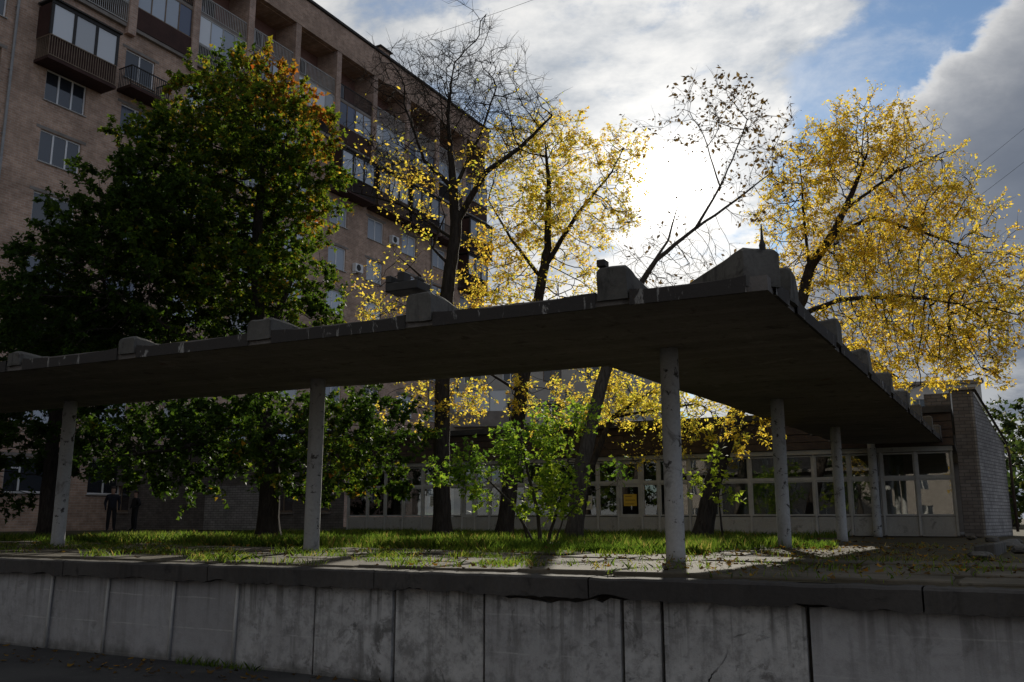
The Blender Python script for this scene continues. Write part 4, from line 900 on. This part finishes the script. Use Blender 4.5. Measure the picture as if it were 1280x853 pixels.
tree('ash_tree', 'sparse leaning tree with brownish leaves rising before the sun', 'tree',
     [[(716, 672, YE, .22), (728, 580, YE, .19), (752, 480, YE, .16), (785, 380, YE, .10), (820, 325, YE, .065), (870, 285, YE, .042), (905, 225, YE, .022), (935, 150, YE, .015)], [(795, 362, YE, .05), (835, 300, YE, .03), (850, 250, YE, .012)], [(868, 287, YE, .04), (920, 250, YE, .03), (965, 215, YE, .012)], [(900, 235, YE, .025), (880, 170, YE, .012)], [(765, 450, YE, .05), (830, 470, YE - .4, .03), (880, 500, YE - .5, .012)]],
     [(900, 150, 60, 35, YE, 1.6, .42), (945, 180, 30, 45, YE, 1.2, .42), (850, 160, 25, 25, YE, 1, .30), (930, 245, 40, 30, YE, 1.3, .22), (830, 330, 55, 40, YE, 1.8, .05), (880, 320, 40, 30, YE, 1.4, .03), (800, 340, 30, 40, YE, 1.4, .1), (848, 258, 22, 26, YE, 1.0, .12)],
     clumps=120, per=7, sig=.4, step=.30, kill=.36, leaf='leaf_brown', leaf_n=5.5, leaf_size=.135, twig=.5, twigs=3, tint=(.45, .4), barkm='bark_grey', iters=100, tip=.006)
YH = 28
tree('ash_tree', 'low golden foliage tree under the inner corner of the canopy', 'tree',
     [[(722, 672, YH, .13), (736, 590, YH, .11), (765, 522, YH, .08), (815, 490, YH, .05)], [(765, 522, YH, .05), (870, 505, YH, .025)]],
     [(790, 505, 55, 28, YH, 2, .9), (860, 505, 60, 28, YH, 2, .8, -.05), (760, 480, 40, 22, YH, 1.6, 1), (830, 560, 40, 25, YH, 1.5, .3, -.1), (900, 530, 40, 25, YH, 1.4, .8)],
     clumps=80, per=9, sig=.3, step=.27, kill=.28, leaf='leaf_yellow', leaf_n=11, leaf_size=.095, twig=.4, tint=(.4, .35), up=0)
# golden tree on the right, overhanging the canopy
YF = 22.5
tree('ash_tree', 'big golden tree leaning over the right wing of the canopy', 'tree',
     [[(876, 676, YF, .24), (892, 600, YF, .21), (918, 520, YF, .185), (965, 440, YF + .4, .165), (1003, 375, YF + .8, .15), (1012, 335, YF + 1, .135), (1042, 292, YF + 1, .11), (1066, 240, YF + 1, .07), (1085, 190, YF + 1, .025)], [(1040, 296, YF + 1, .07), (1090, 272, YF + .6, .055), (1150, 290, YF, .035), (1210, 310, YF, .02)], [(1012, 345, YF + .9, .05), (1005, 270, YF + 1.5, .035), (1000, 200, YF + 1.6, .015)], [(985, 400, YF + .6, .08), (1050, 375, YF - .6, .06), (1130, 370, YF - 1.4, .045), (1200, 380, YF - 1.6, .02)], [(1060, 260, YF + 1, .05), (1120, 215, YF + 1, .03), (1180, 190, YF + 1, .015)], [(905, 555, YF, .05), (935, 530, YF - 1.2, .03), (955, 535, YF - 1.6, .015)]],
     [(1070, 192, 72, 52, YF + 1, 2.4, .85, .05), (1010, 238, 55, 56, YF + 1.5, 2.2, .9, .05), (1130, 212, 55, 42, YF + 1, 2, .7), (1160, 270, 60, 45, YF, 2.2, .9), (1080, 310, 80, 50, YF + .6, 2.4, .8), (995, 320, 40, 60, YF + 1.5, 1.6, 1.0, .1), (1200, 330, 60, 45, YF - .6, 2, .9), (1130, 390, 90, 50, YF - 1, 2.4, .8), (1220, 400, 60, 50, YF - 1.2, 2.2, .9), (1060, 400, 60, 36, YF - .5, 1.8, .85), (1160, 455, 60, 30, YF - 1.4, 1.8, .9, .05), (1240, 440, 40, 30, YF - 1.4, 1.5, .7), (1030, 430, 35, 25, YF, 1.4, 1.0), (940, 533, 26, 16, YF - 1.6, .7, 1.1, -.1), (1005, 190, 32, 28, YF + 1.5, 1.5, .7), (1255, 355, 36, 40, YF - .6, 1.6, .8), (1190, 430, 70, 44, YF - 1.2, 2, .9), (1110, 440, 50, 30, YF - .8, 1.5, .8), (970, 260, 30, 40, YF + 1.6, 1.2, .8)],
     clumps=520, per=11, sig=.30, step=.24, kill=.23, leaf='leaf_gold', leaf_n=11, leaf_size=.082, twig=.38, twigs=3, tint=(.48, .6), iters=160, tip=.006, droop=.5, up=.03)
# bright green sapling in front of the pavilion
YG = 19.5
tree('maple_sapling', 'bright green maple sapling bush among the middle trunks', 'sapling',
     [[(676, 682, YG, .045), (672, 640, YG, .04), (660, 590, YG, .03), (650, 545, YG, .012)], [(684, 680, YG + .2, .035), (702, 620, YG, .028), (716, 545, YG, .018), (722, 505, YG, .008)], [(668, 680, YG - .1, .03), (640, 630, YG, .025), (600, 590, YG, .015), (570, 582, YG, .008)], [(692, 682, YG - .2, .025), (704, 650, YG - .3, .015), (722, 630, YG - .3, .008)], [(662, 682, YG + .1, .025), (652, 650, YG + .1, .018), (632, 612, YG + .2, .01)]],
     [(585, 585, 36, 20, YG, .8, 1, -.1), (640, 560, 30, 34, YG, .8, .9, -.05), (690, 545, 26, 30, YG, .8, .8, .1), (722, 520, 22, 28, YG, .7, .8, .15), (690, 605, 32, 30, YG, .8, 1.0, .25), (695, 645, 36, 24, YG - .2, .7, 1.1, .3), (660, 655, 20, 14, YG - .2, .5, 1, .2), (722, 600, 16, 16, YG, .5, .6, 0), (612, 618, 22, 10, YG, .5, .6, .05), (770, 588, 18, 9, YG, .4, .3, -.1), (555, 592, 12, 10, YG, .4, .8, -.1)],
     clumps=150, per=7, sig=.16, step=.13, kill=.14, infl=2.0, leaf='leaf_green', leaf_n=4.4, leaf_size=.085, leaf_shape='maple', twig=.2, twigs=3, tint=(.5, .5), tip=.004, barkm='bark_grey', up=-.02)
tree('ash_sapling', 'thin sapling with yellow green leaves beside the right trunk', 'sapling',
     [[(905, 680, 20.5, .025), (900, 640, 20.5, .02), (895, 600, 20.5, .012)]], [(865, 605, 14, 16, 20.5, .4, .8), (905, 610, 20, 14, 20.5, .4, .8), (895, 580, 18, 12, 20.5, .4, .7)],
     clumps=22, per=5, sig=.15, step=.16, kill=.18, infl=2, leaf='leaf_green', leaf_n=4, leaf_size=.10, leaf_shape='maple', twig=.2, twigs=2, tint=(.75, .25), tip=.004)
# trees beyond the right end of the pavilion
for i, (x, y, Y, rx, ry, lab) in enumerate([(1268, 545, 60, 26, 34, 'round dark green tree behind the sloping white brick wall'), (1300, 600, 48, 36, 46, 'dark bushy tree at the right edge beyond the side wall'), (1350, 560, 75, 60, 60, 'far leafy tree outside the right edge of the wall')]):
    tree('broadleaf_tree', lab, 'tree', [[(x, 668 - i, Y, .3), (x - 3, 620, Y, .22), (x, y, Y, .1)]], [(x, y, rx, ry, Y, 2.4, 1), (x - 8, y + 35, rx * 1.1, ry * .8, Y, 2.6, 1), (x + 14, y + 60, rx, ry * .6, Y, 2.4, 1)],
         clumps=60, per=6, sig=.7, step=.6, kill=.8, infl=6, leaf='leaf_far', leaf_n=8, leaf_size=.3, leaf_shape='maple', twig=.8, tint=(.45, .4), group=None)

# across the road behind the viewer, mirrored in the pavilion glass
bh_ = empty('street_house', (-34, -36, 0), 0, label='pale house across the road mirrored in the pavilion glass', cat='house')
hh = [(x, x + 1.4, z, z + 1.7) for x in range(-24, 46, 4) for z in (1.2, 4.6, 8.0)]
mm = MB(); holed_wall(mm, -27, 47, 0, 11.2, 0, hh, -.2); mm.build('wall', 'lintel_grey', bh_)
mm = MB(); mm.box(-27.5, 47.5, -10, .5, 11.2, 11.6); mm.build('roof', 'roof_felt', bh_)
wm = MB(); wm.box(0, 1.4, -.18, -.15, 0, 1.7); wme = wm.mesh('window', 'pane_dark'); fmm = MB()
for x in (.05, .7, 1.35): fmm.box(x - .05, x + .05, -.145, -.1, 0, 1.7)
fme = fmm.mesh('frame', 'white_paint')
for h in hh: wn = link('window', wme, bh_, loc=(h[0], 0, h[2])); link('frame', fme, wn)
def street_tree(x, y, h, lab, m_):
    o0 = Vector((x, y, 0)); 
    global at
    keep = at; at = lambda a_, b_, c_: Vector((x + a_, y + c_, b_))
    kb_ = globals()['px_blob']; globals()['px_blob'] = lambda a_, b_, ra, rb, c_, rd, dens=1.0, hue=0.0: (x + a_, y + c_, b_, ra, rd, rb, dens, hue)
    t = tree('street_tree', lab, 'tree', [[(0, 0, 0, .25), (.1, 2, 0, .2), (.2, h * .5, 0, .14), (0, h * .85, 0, .05)]], [(0, h * .75, 2.6, h * .22, 0, 2.6), (1.2, h * .55, 2.0, h * .16, .4, 2.0), (-1.3, h * .5, 1.8, h * .15, -.3, 2.0)], clumps=70, per=6, sig=.6, step=.5, kill=.6, leaf=m_, leaf_n=8, leaf_size=.24, leaf_shape='maple', twig=.7)
    t.location.z = 0; at = keep; globals()['px_blob'] = kb_
street_tree(-18, -14, 9.5, 'green tree across the road, left one mirrored in the glass', 'leaf_far')
street_tree(-9, -17, 11, 'yellow tree across the road mirrored in the glass', 'leaf_gold')
street_tree(2, -15, 10, 'green tree across the road, right one mirrored in the glass', 'leaf_far')

# grass, weeds and fallen leaves
def blades(name, pts, hmin, hmax, width, label, m_='grass', tint=(.5, .3), lean=.35):
    n = len(pts); h = rng.uniform(hmin, hmax, n); an = rng.uniform(0, 2 * math.pi, n); side = np.stack([np.cos(an), np.sin(an), np.zeros(n)], 1) * (width * rng.uniform(.6, 1.3, n))[:, None]
    ln = rng.normal(size=(n, 3)) * lean; ln[:, 2] = 0; tipv = pts + ln * h[:, None] + np.array([0, 0, 1]) * h[:, None]; midv = pts + ln * (h * .3)[:, None] + np.array([0, 0, .55]) * h[:, None]
    V = np.stack([pts - side, pts + side, midv + side * .8, tipv, midv - side * .8], 1).reshape(-1, 3)
    ti = np.clip(tint[0] + rng.normal(size=n) * tint[1] * .6, 0, 1); me = np_mesh(name, V, 5, np.arange(n * 5), m_, np.repeat(ti, 5)); return link(name, me, label=label, cat='grass', kind='stuff')
def wall_pts(n, t0, t1, d0, d1, z=TZ - .02, pw=1.0):
    t = rng.uniform(t0, t1, n); d = d0 + (d1 - d0) * rng.random(n) ** pw
    return np.stack([WO.x + WX.x * t + WY.x * d, WO.y + WX.y * t + WY.y * d, np.full(n, z)], 1)
def patchy(p, sc, thr, soft=.25):
    v = np.array([mnoise.noise(Vector((q_[0] * sc, q_[1] * sc, 3.3))) for q_ in p]); return p[rng.random(len(p)) < np.clip((v - thr) / soft, 0, 1)]
la = patchy(wall_pts(120000, -14, 4.2, 5.0, 22, pw=1.9), .9, -.28, .5); lb = wall_pts(4000, 4.2, 5.4, 7, 12)
lawn_pts = np.vstack([la, patchy(lb, .5, .05)])
hs = np.array([mnoise.noise(Vector((q_[0] * .6, q_[1] * .6, 1))) for q_ in lawn_pts])
blades('lawn_grass', lawn_pts[hs > -.05], .08, .24, .007, 'long sunlit grass of the lawn behind the paved strip', tint=(.5, .55))
blades('lawn_grass_short', lawn_pts[hs <= -.05], .05, .17, .008, 'shorter darker grass patches of the lawn', tint=(.35, .3))
wd = patchy(np.vstack([wall_pts(52000, -13, 3.6, .2, 6.3), wall_pts(2500, 3.6, 10, .2, 5)]), 1.4, -.02, .35); blades('weeds', wd, .03, .12, .006, 'weeds growing from the joints of the paving', tint=(.6, .4), lean=.6)
wd = patchy(wall_pts(6000, 4.5, 11, 3.5, 12), 1.1, .08, .5); blades('rough_grass', wd, .03, .09, .006, 'thin rough grass on the shaded right terrace', tint=(.9, .3), lean=.7)
wf = patchy(np.vstack([wall_pts(1800, -9, 6, -.14, -.03, z=0.0)]), .8, .12, .2); blades('foot_weeds', wf, .03, .11, .006, 'low weeds along the foot of the retaining wall', tint=(.4, .4), lean=.6)
def litter(name, pts, label, size=.075):
    n = len(pts); nrm = rng.normal(size=(n, 3)) * .35; nrm[:, 2] = 1; nrm /= np.linalg.norm(nrm, axis=1)[:, None]; ax = rng.normal(size=(n, 3)); ax -= nrm * (ax * nrm).sum(1)[:, None]; ax /= np.linalg.norm(ax, axis=1)[:, None]; sd = np.cross(nrm, ax)
    tp = np.array([(0, 0, 0), (.55, .22, .1), (.24, .5, .0), (0, 1.02, .15), (-.24, .5, 0), (-.55, .22, .1)]); sc = size * rng.uniform(.5, 1.3, n)
    V = pts[:, None, :] + (sd[:, None] * tp[None, :, 0:1] + ax[:, None] * tp[None, :, 1:2] + nrm[:, None] * tp[None, :, 2:3]) * sc[:, None, None]
    me = np_mesh(name, V.reshape(-1, 3), 6, np.arange(n * 6), 'leaf_litter', np.repeat(rng.random(n), 6)); return link(name, me, label=label, cat='fallen leaves', kind='stuff')
litter('fallen_leaves', np.vstack([patchy(wall_pts(2200, -12, 10, .0, 6, z=TZ + .02), .9, -.1, .4), patchy(wall_pts(3000, 3, 12, 1, 13, z=TZ + .0), .8, -.15, .4)]), 'fallen yellow and brown leaves scattered over the terrace', .062)
litter('lawn_leaves', patchy(wall_pts(2600, -13, 6, 5, 16, z=TZ + .04), .7, 0, .4), 'fallen yellow leaves lying in the lawn grass', .085)
litter('road_leaves', wall_pts(260, -9, 5, -1.0, -.08, z=.012), 'few fallen leaves in the gutter below the wall')

# ------------------------------------------------------------------ people, rubble, wires
def person(px, Y, facing, jacket, trousers, label, h=1.72, akimbo=True):
    base = at(px, 660, Y); o_loc = (base.x, base.y, TZ); s = h / 1.75
    V = {}; E_ = []; Rr = {}
    def add(k, p, r, par=None):
        V[k] = Vector(p) * s; Rr[k] = r * s
        if par: E_.append((par, k))
    add('pel', (0, 0, .96), .17); add('waist', (0, .01, 1.1), .165, 'pel'); add('chest', (0, 0, 1.32), .185, 'waist'); add('neck', (0, .0, 1.47), .062, 'chest'); add('head0', (0, -.02, 1.56), .078, 'neck'); add('head1', (0, -.02, 1.66), .095, 'head0'); add('head2', (0, -.01, 1.74), .06, 'head1')
    for sg, n_ in ((-1, 'l'), (1, 'r')):
        add('hip' + n_, (.09 * sg, 0, .9), .1, 'pel'); add('knee' + n_, (.11 * sg, -.02, .5), .085, 'hip' + n_); add('ank' + n_, (.12 * sg, .02, .09), .06, 'knee' + n_); add('toe' + n_, (.14 * sg, -.14, .035), .035, 'ank' + n_)
        add('sh' + n_, (.19 * sg, 0, 1.4), .07, 'chest')
        if akimbo: add('elb' + n_, (.34 * sg, .05, 1.16), .066, 'sh' + n_); add('wr' + n_, (.2 * sg, -.11, 1.03), .034, 'elb' + n_); add('ha' + n_, (.15 * sg, -.16, 1.0), .03, 'wr' + n_)
        else: add('elb' + n_, (.27 * sg, .03, 1.12), .064, 'sh' + n_); add('wr' + n_, (.24 * sg, -.1, .9), .033, 'elb' + n_); add('ha' + n_, (.23 * sg, -.13, .82), .03, 'wr' + n_)
    keys = list(V); me = bpy.data.meshes.new('tmp'); me.from_pydata([tuple(V[k]) for k in keys], [(keys.index(a), keys.index(b2)) for a, b2 in E_], [])
    ob = bpy.data.objects.new('tmp', me); COL.objects.link(ob); ob.modifiers.new('s', 'SKIN'); sv = me.skin_vertices[0].data
    for i, k in enumerate(keys): sv[i].radius = (Rr[k], Rr[k] * (.8 if k in ('chest', 'waist', 'pel') else 1)); sv[i].use_root = (k == 'pel')
    sub = ob.modifiers.new('u', 'SUBSURF'); sub.levels = 2; sub.render_levels = 2
    dg = bpy.context.evaluated_depsgraph_get(); me2 = bpy.data.meshes.new_from_object(ob.evaluated_get(dg)); bpy.data.objects.remove(ob)
    for m_ in ('skin', jacket, trousers): me2.materials.append(MATS[m_])
    for p in me2.polygons:
        z = p.center.z / s; ax = abs(p.center.x / s); arm = ax > .2 and z > .95; p.use_smooth = True
        p.material_index = 0 if z > 1.47 else (1 if z > .93 or (arm and z > .86) else 2)
    o = empty('person', o_loc, facing, label=label, cat='person', group=None); link('body', me2, o)
    hm = MB(); bmh = bmesh.new(); bmesh.ops.create_uvsphere(bmh, u_segments=14, v_segments=10, radius=.112 * s)
    bmesh.ops.delete(bmh, geom=[v for v in bmh.verts if v.co.z < -.02 * s and v.co.y < .02], context='VERTS'); mh = bpy.data.meshes.new('hair'); bmh.to_mesh(mh); bmh.free(); mh.materials.append(MATS['hair'])
    for p in mh.polygons: p.use_smooth = True
    link('hair', mh, o, loc=(0, .012 * s, 1.69 * s))
person(138, 38.0, R(25), 'cloth_navy', 'cloth_dark', 'person in dark clothes standing left of the other under the maple', 1.78, False)
person(167, 38.5, R(-40), 'cloth_dark', 'cloth_dark', 'person in dark clothes with bent elbows near the brick shop window', 1.62, True)

kd = at_z(1262, 683, TZ) - at_z(1236, 692, TZ)
kb = empty('broken_kerb', tuple(at_z(1240, 690, TZ)), math.atan2(-kd.x, kd.y), label='broken concrete kerb stone lying on the right terrace', cat='kerb stone')
mm = MB(); mm.box(-.14, .14, -1.1, 1.0, -.05, .16, top=(.12, .16, .15, .1)); mm.build('stone', 'rib_concrete', kb, bev=.02); mm = MB(); mm.box(-.16, .1, 1.05, 1.5, -.05, .1, top=(.1, .06, .09, .1)); mm.build('broken_end', 'rib_concrete', kb, bev=.02)
rub = ('largest rubble lump by the broken kerb', 'rubble lump touching the far end of the kerb', 'small rubble chip near the right edge', 'flat rubble piece right of the kerb', 'pale rubble chip in front of the kerb', 'rubble lump by the foot of the side wall')
for k, (x, y) in enumerate([(1262, 684), (1240, 676), (1276, 690), (1270, 679), (1226, 697), (1214, 674)]):
    bmh = bmesh.new(); bmesh.ops.create_icosphere(bmh, subdivisions=2, radius=1); sc = Vector((random.uniform(.09, .2), random.uniform(.09, .18), random.uniform(.05, .1))) * (1.4 if k == 0 else 1)
    for v in bmh.verts: v.co *= 1 + .35 * mnoise.noise(v.co * 1.6 + Vector((k * 3, 0, 0))); v.co = Vector((v.co.x * sc.x, v.co.y * sc.y, v.co.z * sc.z))
    mh = bpy.data.meshes.new('rubble'); bmh.to_mesh(mh); bmh.free(); mh.materials.append(MATS['rib_concrete']); p = at_z(x, y, TZ); link('rubble', mh, loc=(p.x, p.y, TZ + .03), rot=(0, 0, k), label=rub[k], cat='rubble', group='rubble round the broken kerb')

def wire(a, b2, sag, label, r=.014):
    mm = MB(); pts = [a.lerp(b2, i / 24) - Vector((0, 0, sag * 4 * (i / 24) * (1 - i / 24))) for i in range(25)]; mm.tube([tuple(p - a) for p in pts], r, 5); mm.build('overhead_wire', 'cable', loc=tuple(a), label=label, cat='wire')
chim = MW[apt] @ Vector((49.2, 1.2, AZ + 1.8)); wire(chim, at(900, -95, 60), .5, 'thin overhead wire leaving the chimney of the apartment block')
wire(at(1150, 300, 60), at(1500, 20, 60), .4, 'lower faint overhead wire against the grey cloud', .012); wire(at(1145, 268, 62), at(1500, -30, 62), .4, 'upper faint overhead wire against the grey cloud', .012)
print('OBJECTS', len(bpy.data.objects), 'tris', sum(len(o.data.polygons) for o in bpy.data.objects if o.type == 'MESH'))
